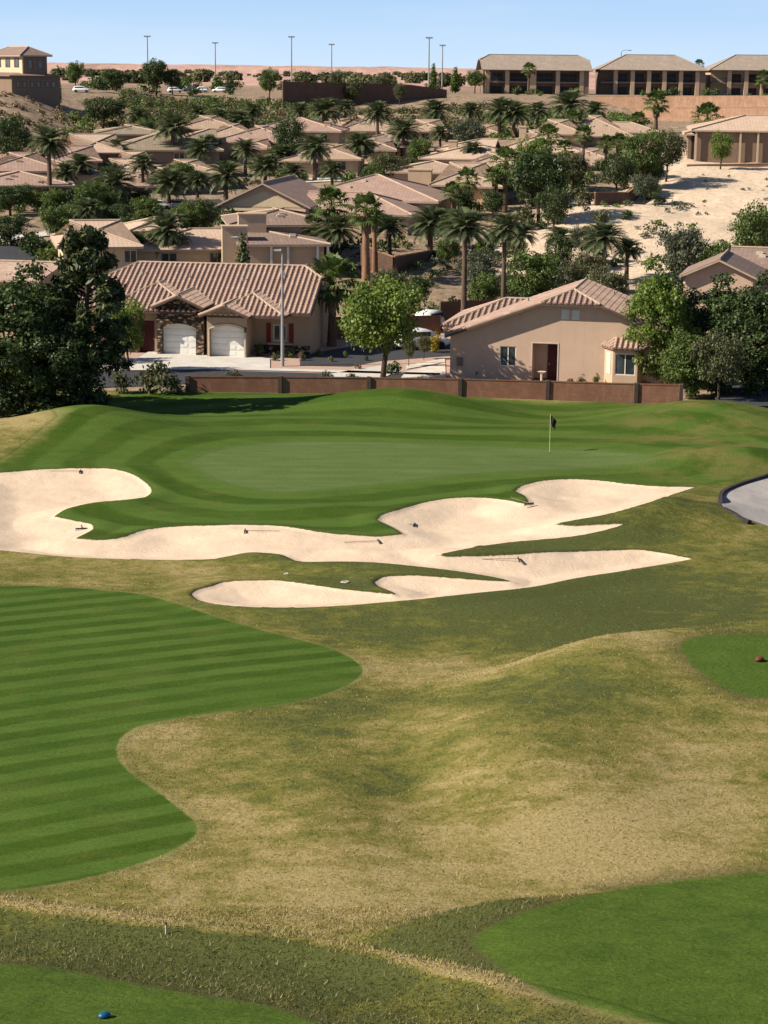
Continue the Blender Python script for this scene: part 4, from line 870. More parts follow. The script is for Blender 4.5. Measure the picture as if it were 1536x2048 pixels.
# ------------------------------------------------------------------ two-storey row on the plateau
def condo(label, pl_, pr_, D, rot, cols_px, ridge, e0, e1, wall='wall_brown', wide=()):
    xl, xr = P(pl_, 140, D).x, P(pr_, 140, D).x; cx = (xl + xr) / 2; gz = 16.4; W = (xr - xl) / 2
    rt = empty('balcony_building', (cx, D, gz), R(rot), label, 'apartment building', 'two-storey balcony buildings along the ridge')
    pm_ = (pl_ + min(pr_, 1536)) / 2; he = ZP(140, D, pm_) - gz; dep = 15; hr = ZP(ridge, D + dep / 2, pm_) - gz
    make_roof(rt, [(-W, W, 0, dep, he, hr, 'x', e0, e1)], M['tile_grey'], capm=M['tile_grey'], fas=M['fascia_dark'])
    mb = MB(); mb.box(-W + .7, W - .7, 3.2, dep - .7, -1, he - .05); mb.box(W - 2.2, W - .7, .8, 3.2, -1, he - .05); mb.build('wall', M[wall], rt)
    mb = MB(); mb.box(-W + .7, W - .72, .9, 3.2, he / 2 - .15, he / 2 + .2); mb.build('balcony_slab', M['wall_grey'], rt)
    for c in cols_px:
        x = P(c, 160, D).x - cx; w = .9 if c in wide else .5
        mb = MB(); mb.box(x - w, x + w, .75, .75 + 1.0, -1, he - .02); mb.build('column', M['wall_sand'], rt)
    mb = MB()
    for z in (he / 2 + .25,):
        mb.box(-W + .8, W - 2.3, .95, 1.0, z + .85, z + .95)
        x = -W + .9
        while x < W - 2.4: mb.box(x, x + .05, .96, .99, z, z + .85); x += .45
    mb.build('railing', M['fascia_dark'], rt)
    cs = sorted(cols_px)
    for a, b in zip(cs, cs[1:]):
        for z0 in (.1, he / 2 + .25):
            x0, x1 = P(a, 160, D).x - cx + 1.0, P(b, 160, D).x - cx - 1.0
            if x1 - x0 > .8: window(rt, x0, x1, z0, z0 + 2.0, 3.12, 2, 'fascia_dark', 'glass_dark', fw=.12)
    return rt
condo('leftmost balcony building on the ridge with a long straight ridge line', 963, 1186, 500, 3, (975, 1015, 1066, 1117, 1165), 110, .35, .35, wide=(1066,))
condo('middle balcony building on the ridge with a symmetric hip roof', 1197, 1418, 505, 0, (1232, 1266, 1299, 1330, 1363, 1396), 110, 1, 1)
condo('rightmost balcony building on the ridge cut off by the picture edge', 1420, 1660, 508, 0, (1460, 1494, 1527, 1560, 1595), 110, 1, 1, wall='wall_sand')
D0 = 345; c0 = P(45, 150, D0); TLb = empty('hilltop_house', (c0.x, D0, 17.6), R(36), 'tall two-storey house with cream upper side wall on the top left bluff', 'house')
mb = MB(); mb.box(0, 4.6, 0, 12, 2.9, 6.25); mb.build('upper_wall', M['wall_cream'], TLb); mb = MB(); mb.box(.25, 4.604, -.03, -.003, 2.96, 6.2); mb.build('shade_panel', M['wall_brown'], TLb)  # brown panel paints the shade onto the right-hand face
mb = MB(); mb.box(-2.6, 6.3, -1.2, 14, -3, 2.95); mb.build('wall', M['wall_brown'], TLb)
make_roof(TLb, [(-.7, 5.3, -.7, 12.7, 6.2, 7.6, 'y', 1, 1)], M['tile_brown'], fas=M['fascia'])
r2 = MB()
for p in roof_planes(-3.3, 7.0, -1.9, 14.7, 2.9, 3.6, 'y', 1, 1)[0]: r2.poly(p, plane_uv(p)[3]); r2.prism(p, .15)
r2.build('lower_roof', M['tile_brown'], TLb)
for x in (1.0, 2.9): window(TLb, x, x + .9, 4.0, 5.5, -.096, 1, 'fascia_dark')
for y in (1.2, 4.6, 8.2):
    mb = MB(); mb.box(-.06, -.003, y, y + 1.8, 4.2, 5.7); f = mb.build('window', M['fascia_dark'], TLb); mb = MB(); mb.box(-.08, -.06, y + .15, y + 1.65, 4.3, 5.6); mb.build('pane', M['glass'], f)
for x in (-1.8, -.6, .8, 2.0, 3.6, 4.8): window(TLb, x, x + .7, .9, 1.9, -1.266, 1, 'fascia_dark')
# ------------------------------------------------------------------ walls
def wall_run(name, pts, h, mat, label, pil=None, group=None, thick=.3, pilm='dark', cap='block_red', ht=None):
    p0 = Vector(pts[0]); rt = empty(name, p0, 0, label, 'wall', group); mb = MB(); cb = MB()
    for k, (a, b) in enumerate(zip(pts, pts[1:])):
        a = Vector(a) - p0; b = Vector(b) - p0; d = (b - a); d.z = 0; L = d.length; d.normalize(); n = Vector((d.y, -d.x, 0)) * thick / 2
        ha, hb = (h, h) if ht is None else (ht[k], ht[k + 1])
        A, B = [a + n, b + n], [a - n, b - n]
        for (q0, q1) in (A, B):
            mb.poly([q0 - Vector((0, 0, .6)), q1 - Vector((0, 0, .6)), q1 + Vector((0, 0, hb)), q0 + Vector((0, 0, ha))], [(0, 0), (L, 0), (L, hb + .6), (0, ha + .6)])
        n2 = n * 1.25; up = Vector((0, 0, 1))
        cb.prism([a + n2 + up * (ha + .06), b + n2 + up * (hb + .06), b - n2 + up * (hb + .06), a - n2 + up * (ha + .06)], .06)
        for q, hh in ((a, ha), (b, hb)): mb.poly([q + n - up * .6, q - n - up * .6, q - n + up * hh, q + n + up * hh], [(0, 0), (thick, 0), (thick, 1), (0, 1)])
    mb.build('panel', M[mat], rt); cb.build('coping', M[cap], rt)
    return rt
def gpt(px, D, dz=0): g = ground(px, D); return (g.x, g.y, g.z + dz)
wp = []
for px, py in ((375, 754), (560, 754.5), (738, 756), (920, 759), (1095, 763.5), (1272, 768.5), (1362, 771)):
    a, b = slope(px, py); yy = np.interp(a * 135, [p[0] for p in WALLPT], [p[1] for p in WALLPT]) + .15; wp.append((a * yy, yy, HC + b * yy))
RW = empty('garden_wall', (wp[0][0], wp[0][1], .1), 0, 'low red block garden wall with dark posts running along the back of the green', 'wall')
mb = MB(); cb = MB(); o0 = Vector(RW.location)
for a, b in zip(wp, wp[1:]):
    a = Vector(a) - o0; b = Vector(b) - o0; L = (b - a).length; d = Vector((b.x - a.x, b.y - a.y, 0)).normalized(); n = Vector((d.y, -d.x, 0)) * .1
    for s in (1, -1): mb.poly([Vector(((a + n * s).x, (a + n * s).y, -1.0)), Vector(((b + n * s).x, (b + n * s).y, -1.0)), b + n * s, a + n * s], [(0, 0), (L, 0), (L, 1.4 + b.z), (0, 1.4 + a.z)])
    n *= 1.3; up = Vector((0, 0, .05)); cb.prism([a + n + up, b + n + up, b - n + up, a - n + up], .05)
mb.build('panel', M['block_red'], RW); cb.build('coping', M['block_red'], RW)
for p in wp:
    q = Vector(p) - o0; mb = MB(); mb.box(q.x - .13, q.x + .13, q.y - .24, q.y + .12, -1, q.z + .1); mb.build('post', M['fascia_dark'], RW)
def wall_px(spec, mat, label, cap, base=None):
    pts = []; ht = []
    for px, D, top in spec:
        q = P(px, top, D); z = base if base is not None else float(H(q.x, D)) - .2; pts.append((q.x, D, z)); ht.append(q.z - z)
    return wall_run('retaining_wall', pts, 1, mat, label, ht=ht, cap=cap)
wall_px([(565, 425, 164), (700, 438, 167), (820, 449, 170), (893, 455, 180)], 'block_dark', 'long dark brown wall on the ridge behind the palms', 'block_dark', 12.5)
wall_px([(1190, 436, 193), (1350, 428, 192), (1760, 402, 190)], 'block_pale', 'tall sunlit orange block wall below the balcony buildings', 'block_pale', 11.5)
wall_px([(1275, 417, 216), (1760, 387, 214)], 'block_pale', 'lower tier of orange block wall in front of the tall one', 'block_pale', 11.0)
wall_run('retaining_wall', [(P(655, 690, 166).x, 166, .1), (P(760, 690, 167).x, 167, .1), (P(880, 690, 168).x, 168, .1)], 1.7, 'block_red', 'brown block wall behind the round green street tree', cap='block_red')
wall_run('retaining_wall', [(P(880, 600, 172).x, 172, .2), (P(960, 600, 173).x, 173, .3), (P(1060, 600, 175).x, 175, .3)], 2.3, 'block_dark', 'dark block wall behind the right house roof', cap='block_red')
wall_run('retaining_wall', [gpt(725, 198, -.5), gpt(790, 196, -.5), gpt(870, 205, -.5), gpt(960, 200, -.5)], 2.2, 'block_dark', 'shaded terrace wall right of the paired palm trunks', ht=[2.9, 2.2, 1.3, .9], cap='block_pale')
wall_run('retaining_wall', [gpt(1195, 236, -.4), gpt(1260, 238, -.4), gpt(1330, 262, -.4)], 1.6, 'block_dark', 'short shadowed block wall at the head of the sandy bank', ht=[1.9, 1.7, .9], cap='block_pale')
wall_run('retaining_wall', [gpt(165, 236, -.2), gpt(232, 238, -.2)], 1.2, 'block_pale', 'short cream yard wall left of a low date palm', cap='block_pale')
wall_run('retaining_wall', [gpt(795, 300, -.2), gpt(925, 304, -.2)], 1.5, 'block_pale', 'small cream yard wall behind the pale roofs', cap='block_pale')
wall_run('retaining_wall', [gpt(1378, 264, -.3), gpt(1700, 266, -.3)], .5, 'block_pale', 'pale kerb-like edge wall along the top of the sandy bank', cap='block_pale')
# ------------------------------------------------------------------ plants
rg = np.random.default_rng(11)
def leaf_quads(C, N, size, asp=1.5):
    """quads of given centre, normal, size"""
    n = len(C); N = N / np.linalg.norm(N, axis=1, keepdims=True)
    r = rg.normal(size=(n, 3)); T = np.cross(N, r); T /= np.linalg.norm(T, axis=1, keepdims=True) + 1e-9; B = np.cross(N, T)
    s = size * rg.uniform(.6, 1.35, (n, 1)); a = T * s * asp * .5; b = B * s * .5
    V = np.stack([C - a * .9, C - b + a * .1, C + a, C + b + a * .1], 1).reshape(-1, 3); F = np.arange(n * 4).reshape(-1, 4); return V, F
def clump_leaves(clumps, per, leaf, outw=.9, up=.35, asp=1.5, shell=.35):
    Vs, Ts = [], []
    for c, r, t in clumps:
        n = max(8, int(per * r * r)); d = rg.normal(size=(n, 3)); d /= np.linalg.norm(d, axis=1, keepdims=True)
        rad = rg.random((n, 1)) ** shell * rg.uniform(.75, 1.12, (n, 1)); C = np.array(c) + d * rad * np.array(r) * np.array([1, 1, .78])
        N = d * outw + rg.normal(size=(n, 3)) * .55 + np.array([0, 0, up]); V, F = leaf_quads(C, N, leaf, asp)
        Vs.append(V); Ts.append(np.repeat(np.clip(t + rg.normal(size=n) * .16, 0, 1), 4))
    V = np.concatenate(Vs); return V, np.arange(len(V)).reshape(-1, 4), np.concatenate(Ts)
def np_mesh(name, V, F, mat, tint=None):
    o = mesh_np(name, V, F, M[mat], attrs={'tint': tint} if tint is not None else None); me = o.data; bpy.data.objects.remove(o); return me
def mb_mesh(mb, name, mat, smooth=True):
    o = mb.build(name, M[mat], None, smooth); me = o.data; bpy.data.objects.remove(o); return me
def crown_clumps(n, rx, rz, cz, cr, seed, flat=0.0, hollow=.45):
    r = np.random.default_rng(seed); out = []
    for i in range(n):
        d = r.normal(size=3); d /= np.linalg.norm(d); d[2] = d[2] * .9 + .08; k = hollow + (1 - hollow) * r.random() ** .6
        wob = 1 + .22 * math.sin(d[0] * 4 + seed) * math.cos(d[1] * 3 + d[2] * 4)
        p = (d[0] * rx * k * wob, d[1] * rx * k * wob, cz + d[2] * rz * k * wob)
        if flat and d[2] < -.45: continue
        out.append((p, cr * r.uniform(.6, 1.3), r.uniform(.15, .9)))
    return out
def limbs(h, r0, targets, seed, split=.4, lean=0.0):
    rr = random.Random(seed); mb = MB(); s = Vector((0, 0, -.3)); top = Vector((lean, 0, h * split))
    mb.tube([s, Vector((lean * .4, 0, h * split * .5)), top], [r0 * 1.25, r0, r0 * .85], 9)
    for t in targets:
        t = Vector(t); mid = top.lerp(t, .5) + Vector((rr.uniform(-.2, .2), rr.uniform(-.2, .2), .25))
        mb.tube([top - Vector((0, 0, .15)), mid, t], [r0 * .55, r0 * .34, r0 * .08], 6)
    return mb
def deciduous(key, H_, rx, cz, rz, n, cr, per, leaf, seed, mat, trunks=1):
    cl = crown_clumps(n, rx, rz, cz, cr, seed); V, F, t = clump_leaves(cl, per, leaf)
    tg = [c[0] for c in cl[::max(1, n // 9)]]
    return [('trunk', mb_mesh(limbs(H_, .2, tg, seed, split=.3, lean=.25), 'trunk', 'bark')), ('crown', np_mesh('crown', V, F, mat, t))]
PR = {}
PR['broad'] = [deciduous('a', 7, 3.0, 4.3, 2.6, 92, .92, 105, .18, 31, 'leaf_mid'), deciduous('b', 7, 2.9, 4.2, 2.8, 88, .9, 105, .18, 32, 'leaf_mid'), deciduous('c', 7, 3.2, 4.3, 2.5, 92, .95, 100, .18, 33, 'leaf_mid')]
PR['bigbroad'] = [deciduous('d', 12, 4.5, 6.0, 5.4, 190, 1.15, 80, .24, 41, 'leaf_dark'), deciduous('e', 12, 4.5, 5.8, 5.5, 190, 1.1, 80, .24, 43, 'leaf_dark')]
def pine():
    mb = MB(); mb.tube([(0, 0, -.3), (.1, 0, 5), (0, .1, 9), (0, 0, 12.3)], [.3, .24, .15, .04], 9); r = np.random.default_rng(7); cl = []
    for i in range(34):
        z = 2.6 + i * .29; L = (1 - (max(0, z - 3) / 10.5) ** 1.5) * 3.6 * r.uniform(.65, 1.1) + .45
        for j in range(3):
            a = r.uniform(0, 6.28); e = Vector((math.cos(a) * L, math.sin(a) * L, z + L * r.uniform(-.05, .35)))
            mb.tube([(0, 0, z - .2), tuple(e)], [.07, .02], 5, cap=False)
            for q in (.55, .8, 1.0): cl.append(((e.x * q, e.y * q, z - .2 + (e.z - z + .2) * q), r.uniform(.4, .75), r.uniform(.1, .9)))
    V, F, t = clump_leaves(cl, 105, .22, outw=.5, up=.6, asp=3.0, shell=.5)
    return [('trunk', mb_mesh(mb, 'trunk', 'bark')), ('crown', np_mesh('crown', V, F, 'leaf_pine', t))]
PR['pine'] = [pine()]
def cypress():
    cl = [((math.cos(i * 2.4) * .25 * (1 - i / 34), math.sin(i * 2.4) * .25, .6 + i * .16), .75 * (1 - (i / 34) ** 1.6) + .15, rnd.random()) for i in range(32)]
    V, F, t = clump_leaves(cl, 130, .2, outw=.7, up=.7); mb = MB(); mb.tube([(0, 0, -.3), (0, 0, 3)], [.12, .06], 6)
    return [('trunk', mb_mesh(mb, 'trunk', 'bark')), ('crown', np_mesh('crown', V, F, 'leaf_dark', t))]
PR['cypress'] = [cypress()]
def shrub(seed, mat, n=12, leaf=.12, per=260):
    cl = crown_clumps(n, .75, .5, .5, .42, seed, hollow=.2); cl = [(c, r, t) for c, r, t in cl if c[2] > .1]
    V, F, t = clump_leaves(cl, per, leaf); V[:, 2] = np.maximum(V[:, 2], 0.0); mb = MB()
    for k in range(4): mb.tube([(0, 0, -.15), (math.cos(k * 1.7) * .35, math.sin(k * 1.7) * .35, .5)], [.04, .015], 5)
    return [('stem', mb_mesh(mb, 'stem', 'bark')), ('foliage', np_mesh('foliage', V, F, mat, t))]
PR['shrub'] = [shrub(s, 'leaf_olive') for s in (51, 52, 53)]
def scrubm(seed):
    cl = crown_clumps(7, .6, .35, .3, .34, seed, hollow=.2); V, F, t = clump_leaves(cl, 130, .16); V[:, 2] = np.maximum(V[:, 2], 0)
    return [('foliage', np_mesh('foliage', V, F, 'leaf_olive', t))]
PR['scrub'] = [scrubm(s) for s in (61, 62, 63)]
def frond_pts(az, el, L, droop, n=9):
    p = Vector((0, 0, 0)); out = [p.copy()]; e = el
    for i in range(n):
        st = L / n; p = p + Vector((math.cos(az) * math.cos(e), math.sin(az) * math.cos(e), math.sin(e))) * st; e -= droop / n * (1 + i * .12); out.append(p.copy())
    return out
def feather_crown(seed, nf=56, L=3.0):
    r = random.Random(seed); V, F, T = [], [], []
    def quad(a, b, c, d, t): k = len(V); V.extend([a, b, c, d]); F.append((k, k + 1, k + 2, k + 3)); T.extend([t] * 4)
    for i in range(nf):
        az = i * 2.399 + r.uniform(-.2, .2); q = i / nf; el = 1.42 - q * 1.95 + r.uniform(-.12, .12); l = L * r.uniform(.85, 1.08) * (.8 + .2 * min(1, q * 3)); pts = frond_pts(az, el, l, .5 + .5 * (1 - q))
        t = min(1, max(0, r.uniform(.2, .9)))
        for k in range(len(pts) - 1):
            a, b = pts[k], pts[k + 1]; d = (b - a).normalized(); side = d.cross(Vector((0, 0, 1))).normalized(); upv = side.cross(d)
            quad(a - side * .035, a + side * .035, b + side * .025, b - side * .025, t * .6)
            if k == 0: continue
            for m in range(3):
                base = a.lerp(b, m / 3); f = (k + m / 3) / len(pts); ll = .62 * math.sin(min(1, f * 1.15 + .12) * math.pi) ** .6 + .1
                for s in (-1, 1):
                    dr = (side * s * .8 + d * .65 + upv * .35 - Vector((0, 0, .12))).normalized(); tip = base + dr * ll; w = d * .06
                    quad(base - w, base + w, tip + w * .4, tip - w * .2, min(1, t + r.uniform(-.15, .15)))
    return np_mesh('fronds', [tuple(v) for v in V], F, 'frond', T)
def fan_crown(seed, nf=38, L=1.15, mat='frond_fan'):
    r = random.Random(seed); V, F, T = [], [], []
    def quad(a, b, c, d, t): k = len(V); V.extend([a, b, c, d]); F.append((k, k + 1, k + 2, k + 3)); T.extend([t] * 4)
    for i in range(nf):
        az = i * 2.399; q = i / nf; el = 1.4 - q * 2.0 + r.uniform(-.15, .15); pl = L * r.uniform(.85, 1.15); t = r.uniform(.15, .9)
        d = Vector((math.cos(az) * math.cos(el), math.sin(az) * math.cos(el), math.sin(el))); side = d.cross(Vector((0, 0, 1))).normalized(); upv = side.cross(d)
        e = d * pl; quad(-side * .03, side * .03, e + side * .02, e - side * .02, t)
        n = 11
        for k in range(n):
            a = (k / (n - 1) - .5) * 3.6; dr = (d * math.cos(a) + side * math.sin(a)); ll = .85 * (1 - .25 * abs(a) / 1.8)
            mid = e + dr * ll * .6; tip = e + dr * ll - upv * .0 - Vector((0, 0, .28 * r.uniform(.6, 1.3))); w = dr.cross(upv).normalized() * .085
            quad(e, mid - w, tip, mid + w, min(1, max(0, t + r.uniform(-.15, .15))))
    return np_mesh('fronds', [tuple(v) for v in V], F, mat, T)
def palm_trunk(seed, rt, rb, mat):
    r = random.Random(seed); mb = MB(); pts, rad = [], []
    for k in range(25):
        z = k / 24; pts.append((math.sin(z * 2 + seed) * .05, 0, z)); rad.append((rb + (rt - rb) * min(1, z * 1.4)) * (1 + .09 * (k % 2)) + (.06 * max(0, z - .88) / .12))
    mb.tube(pts, rad, 9); return mb_mesh(mb, 'trunk', mat)
def skirt(seed):
    r = random.Random(seed); V, F, T = [], [], []
    for i in range(120):
        a = r.uniform(0, 6.28); z = r.uniform(-1.3, -.05); rr = .28 + .14 * r.random(); c = Vector((math.cos(a) * rr, math.sin(a) * rr, z)); s = Vector((-math.sin(a), math.cos(a), 0)) * .12; k = len(V)
        o = Vector((math.cos(a), math.sin(a), 0)) * .1; V.extend([c - s, c + s, c + s * .4 + o - Vector((0, 0, .6)), c - s * .4 + o - Vector((0, 0, .6))]); F.append((k, k + 1, k + 2, k + 3)); T.extend([r.random()] * 4)
    return np_mesh('dead_fronds', [tuple(v) for v in V], F, 'thatch', T)
FEATH = [feather_crown(s) for s in (1, 2, 3)]; FAN = [fan_crown(s) for s in (4, 5)]; SKIRT = skirt(6)
TRD = palm_trunk(1, .21, .30, 'palm_bark'); TRF = palm_trunk(2, .19, .27, 'palm_bark'); TRR = palm_trunk(3, .26, .36, 'palm_bark_red')
def ob(name, me, parent, mat=None):
    o = link(bpy.data.objects.new(name, me)); o.parent = parent
    if mat: o.material_slots[0].link = 'OBJECT'; o.material_slots[0].material = M[mat]
    return o
def palm(kind, px, pyc, rpx, base, label, group=None, D=None, bark=None):
    D = D or G(px, base, 165).y; g = ground(px, D); zc = ZP(pyc, D, px); h = max(zc - g.z, .6); s = rpx / 3995.0 * D / (2.55 if kind == 'date' else 1.5)
    g = Vector((P(px, pyc, D).x, g.y, g.z)); g.z = float(H(g.x, g.y))
    r = empty(kind + '_palm', g, rnd.uniform(0, 6.28), label, 'palm tree', group or ('date palms on the hillside' if kind == 'date' else 'fan palms on the hillside'))
    t = ob('trunk', (TRR if bark else TRD) if kind == 'date' or bark else TRF, r); t.scale = (max(.8, s), max(.8, s), h)
    f = ob('fronds', rnd.choice(FEATH if kind == 'date' else FAN), r); f.location = (0, 0, h); f.scale = (s, s, s * rnd.uniform(.9, 1.08))
    f.location.x = math.sin(2 + (1 if t.data == TRD else 2)) * .05 * t.scale[0]
    if kind == 'fan': k = ob('dead_fronds', SKIRT, r); k.location = (0, 0, h); k.scale = (s * .9,) * 3
    return r
for a in [
 ('fan', 1255, 300, 18, 366, 'lowest fan palm at the right side of the bank grove'),
 ('fan', 1080, 300, 22, 372, 'fan palm just in front of the pale roofs, mid right'),
 ('date', 560, 262, 26, 300, 'slim date palm left above the dark cypress clump'), ('date', 505, 222, 24, 262, 'far date palm above the rosy roof, left of centre'), ('date', 690, 215, 24, 258, 'small far date palm between two larger ones under the ridge wall'),
 ('date', 275, 232, 26, 270, 'far date palm above the olive-brown roof'), ('date', 400, 300, 34, 350, 'date palm above the roof between gable and low palms'), ('date', 585, 345, 30, 384, 'date palm peeping over the rosy ridge left of the brown hip'),
 ('date', 945, 300, 28, 345, 'date palm among the pale roofs by the big chimney'), ('date', 1075, 222, 30, 262, 'date palm right of the tight pair'), ('date', 160, 330, 34, 385, 'date palm against the bright cream side wall'), ('date', 20, 262, 32, 320, 'date palm over the roofs at the left edge'),
 ('date', 1190, 222, 28, 262, 'date palm left of the orange retaining wall'), ('date', 780, 455, 40, 520, 'feathery palm right of the paired trunks'), ('fan', 1145, 240, 18, 290, 'fan palm over the grey-pink roof'), ('fan', 905, 385, 20, 440, 'fan palm left of the young one by the chimney house'), ('fan', 625, 452, 22, 520, 'fan palm at the right end of the glassy patio'),
 ('date', 130, 345, 30, 398, 'low date palm between the tallest left palm and the cream wall'), ('date', 285, 330, 32, 384, 'date palm between the two low bushy ones'), ('date', 395, 362, 34, 412, 'date palm right of the second low bushy one'),
 ('date', 490, 300, 32, 350, 'date palm over the dark hedge left of the cypress clump'), ('date', 665, 342, 30, 388, 'date palm at the white pavement patch'), ('date', 760, 330, 28, 372, 'date palm behind the peak of the big brown hip roof'),
 ('date', 600, 222, 26, 262, 'far date palm at the left end of the ridge wall'), ('date', 940, 222, 28, 262, 'far date palm above the grey-green round tree'), ('date', 560, 310, 30, 352, 'date palm in front of the dark cypress clump'), ('date', 395, 225, 24, 262, 'far date palm above the small tan-roofed house, left'),
 ('date', 1045, 470, 34, 540, 'shorter date palm right of the tall thin one'), ('date', 1120, 475, 36, 540, 'date palm on the slope left of the reddish-trunk palm'), ('fan', 990, 355, 22, 425, 'fan palm left of the tall shaggy one'), ('fan', 1130, 300, 18, 360, 'fan palm over the top of the large dark hillside tree'),
 ('date', 175, 420, 36, 470, 'date palm among the yard bushes above the hip roof'), ('date', 1255, 500, 34, 560, 'short date palm right of the reddish-trunk palm'),
 ('date', 97, 285, 46, 405, 'tall date palm with a long bare trunk at the far left, before pinkish roofs'),
 ('date', 230, 297, 30, 352, 'small distant date palm just right of the bright pyramid roof'),
 ('date', 346, 256, 43, 326, 'date palm standing before the olive-brown roof, upper left'),
 ('date', 437, 238, 29, 288, 'left of the two date palms beside the small tan-roofed house'),
 ('date', 477, 243, 35, 292, 'right of the two date palms beside the small tan-roofed house'),
 ('date', 230, 368, 48, 424, 'low bushy date palm right of the cream yard wall'),
 ('date', 337, 368, 46, 420, 'low bushy date palm before the white parked vehicles'),
 ('date', 452, 352, 44, 405, 'wide date palm up-slope of the cream gable, left of another'),
 ('date', 530, 333, 38, 378, 'date palm directly above the cream gable of the rosy house'),
 ('date', 332, 462, 54, 535, 'broad date palm rising behind the striped roof of the duplex'),
 ('date', 648, 222, 40, 280, 'date palm in front of the left part of the dark ridge wall'),
 ('date', 755, 226, 34, 292, 'date palm under the middle of the dark ridge wall'),
 ('date', 630, 297, 40, 362, 'date palm right of the tall dark cypress clump'),
 ('date', 718, 290, 38, 342, 'date palm over the white pavement patch in mid hillside'),
 ('date', 807, 262, 38, 322, 'date palm just left of the yard wall and pale roofs'),
 ('date', 870, 222, 34, 275, 'date palm under the right end of the dark ridge wall'),
 ('date', 880, 268, 26, 302, 'short date palm left of the grey-green round tree'),
 ('date', 1000, 222, 36, 275, 'left of a tight pair of date palms under the first balcony building'),
 ('date', 1028, 226, 36, 275, 'right of a tight pair of date palms under the first balcony building'),
 ('date', 1137, 212, 46, 250, 'thick date palm standing just below the first balcony building'),
 ('date', 862, 447, 50, 505, 'spreading date palm beside the shaded terrace wall'),
 ('date', 1208, 478, 52, 572, 'date palm with reddish trunk at the foot of the sandy bank'),
 ('date', 676, 462, 46, 528, 'feathery palm between the glassy patio and the paired trunks'),
 ('fan', 1313, 208, 24, 268, 'fan palm against the tall orange block wall'),
 ('fan', 1277, 240, 17, 272, 'smaller fan palm left of the one against the orange wall'),
 ('fan', 1415, 236, 28, 275, 'bushy fan palm beside the patio house on the sandy bank'),
 ('fan', 1097, 275, 24, 335, 'fan palm with a dark top left of the large hillside tree'),
 ('fan', 1168, 272, 20, 352, 'slim fan palm with a long thin trunk near mid right'),
 ('fan', 1212, 288, 17, 360, 'left fan palm of two in the grove by the sandy bank'),
 ('fan', 1238, 286, 20, 362, 'right fan palm of two in the grove by the sandy bank'),
 ('fan', 935, 362, 24, 424, 'young fan palm before the square chimney house'),
 ('fan', 1012, 325, 30, 425, 'tall shaggy fan palm left of the large dark hillside tree'),
 ('fan', 662, 412, 34, 520, 'fan palm with crown over the right corner of the cream gable'),
 ]: palm(*a)
palm('date', 930, 455, 58, 0, 'very tall date palm rising behind the left roof of the tan house', D=163)
palm('date', 1010, 458, 48, 0, 'tall thin date palm behind the ridge of the tan house', D=172)
palm('fan', 733, 428, 36, 0, 'fan palm with a thick reddish trunk, front one of the trunk pair', D=193, bark=1)
palm('fan', 750, 440, 22, 0, 'fan palm with pale trunk half hidden behind the reddish one', D=197, bark=1)
palm('fan', 665, 570, 52, 0, 'large dense fan palm beside the right end of the striped roof', D=161)
palm('fan', 1058, 140, 14, 0, 'single fan palm before the leftmost balcony building', D=492)
palm('fan', 1528, 158, 16, 0, 'fan palm at the far right before the cut-off balcony building', D=500)
palm('fan', 1398, 130, 10, 0, 'distant fan palm in the gap between two ridge buildings', D=525)
def tree(kind, px, base, top, wpx, label, cat='tree', group='trees among the houses', mat=None, D=None, v=None, name=None):
    D = D or G(px, base, 140 if base > 600 else 165).y; g = ground(px, D); zt = ZP(top, D, px); h = max(zt - g.z, .5); w = wpx / 3995.0 * D
    HH, WW = {'broad': (7.1, 7.2), 'bigbroad': (11.9, 10.6), 'pine': (12.5, 7.4), 'cypress': (6.2, 1.9), 'shrub': (1.15, 2.0), 'scrub': (.72, 1.6)}[kind]
    g = Vector((P(px, (base + top) / 2, D).x, g.y, 0)); g.z = float(H(g.x, g.y))
    nm = name or {'broad': 'leafy_tree', 'bigbroad': 'leafy_tree', 'pine': 'pine_tree', 'cypress': 'cypress_tree', 'shrub': 'shrub', 'scrub': 'desert_shrub'}[kind]
    r = empty(nm, g, 0, label, cat, group); p = PR[kind][(v if v is not None else rnd.randrange(9)) % len(PR[kind])]; az = rnd.uniform(0, 6.28)
    for i, (n, me) in enumerate(p):
        o = ob(n, me, r, mat if i == len(p) - 1 else None); o.rotation_euler = (0, 0, az); o.scale = (w / WW, w / WW, h / HH)
    return r
T = tree
FG = 'large trees framing the back of the green'
T('bigbroad', 20, 0, 545, 290, 'huge dark leafy tree filling the left edge', D=128.5, group=FG, mat='leaf_dark')
T('bigbroad', 95, 0, 640, 200, 'dark lower tree in front of the pine on the left', D=127, group=FG, mat='leaf_dark')
T('pine', 165, 0, 458, 185, 'tall open pine with dark needles on the left', D=129, group=FG)
T('broad', 250, 0, 598, 85, 'small bright green tree touching the left end of the striped roof', D=146, group=FG, mat='leaf_bright')
T('broad', 770, 0, 545, 200, 'round green street tree standing behind the middle of the wall', D=142, group=FG, mat='leaf_bright', v=0)
T('bigbroad', 1338, 0, 528, 168, 'tall bright yellow-green tree right of the tan house', D=141.5, group=FG, mat='leaf_bright', v=1)
T('bigbroad', 1400, 0, 655, 130, 'grey-green drooping tree at the end of the wall', D=136, group=FG, mat='leaf_mid')
T('bigbroad', 1440, 0, 560, 200, 'dark tree behind the drooping one on the right', D=143, group=FG, mat='leaf_dark', v=1)
T('bigbroad', 1530, 0, 560, 200, 'dark blue-green tree cut off by the right edge', D=139, group=FG, mat='leaf_dark')
T('broad', 1460, 0, 655, 110, 'low branch-heavy tree shading the road on the right', D=133.5, group=FG, mat='leaf_olive', v=2)
T('bigbroad', 1640, 0, 540, 220, 'large dark tree beyond the right edge', D=140, group=FG, mat='leaf_dark')
T('bigbroad', 1790, 0, 560, 220, 'large green tree far beyond the right edge', D=143, group=FG, mat='leaf_mid')
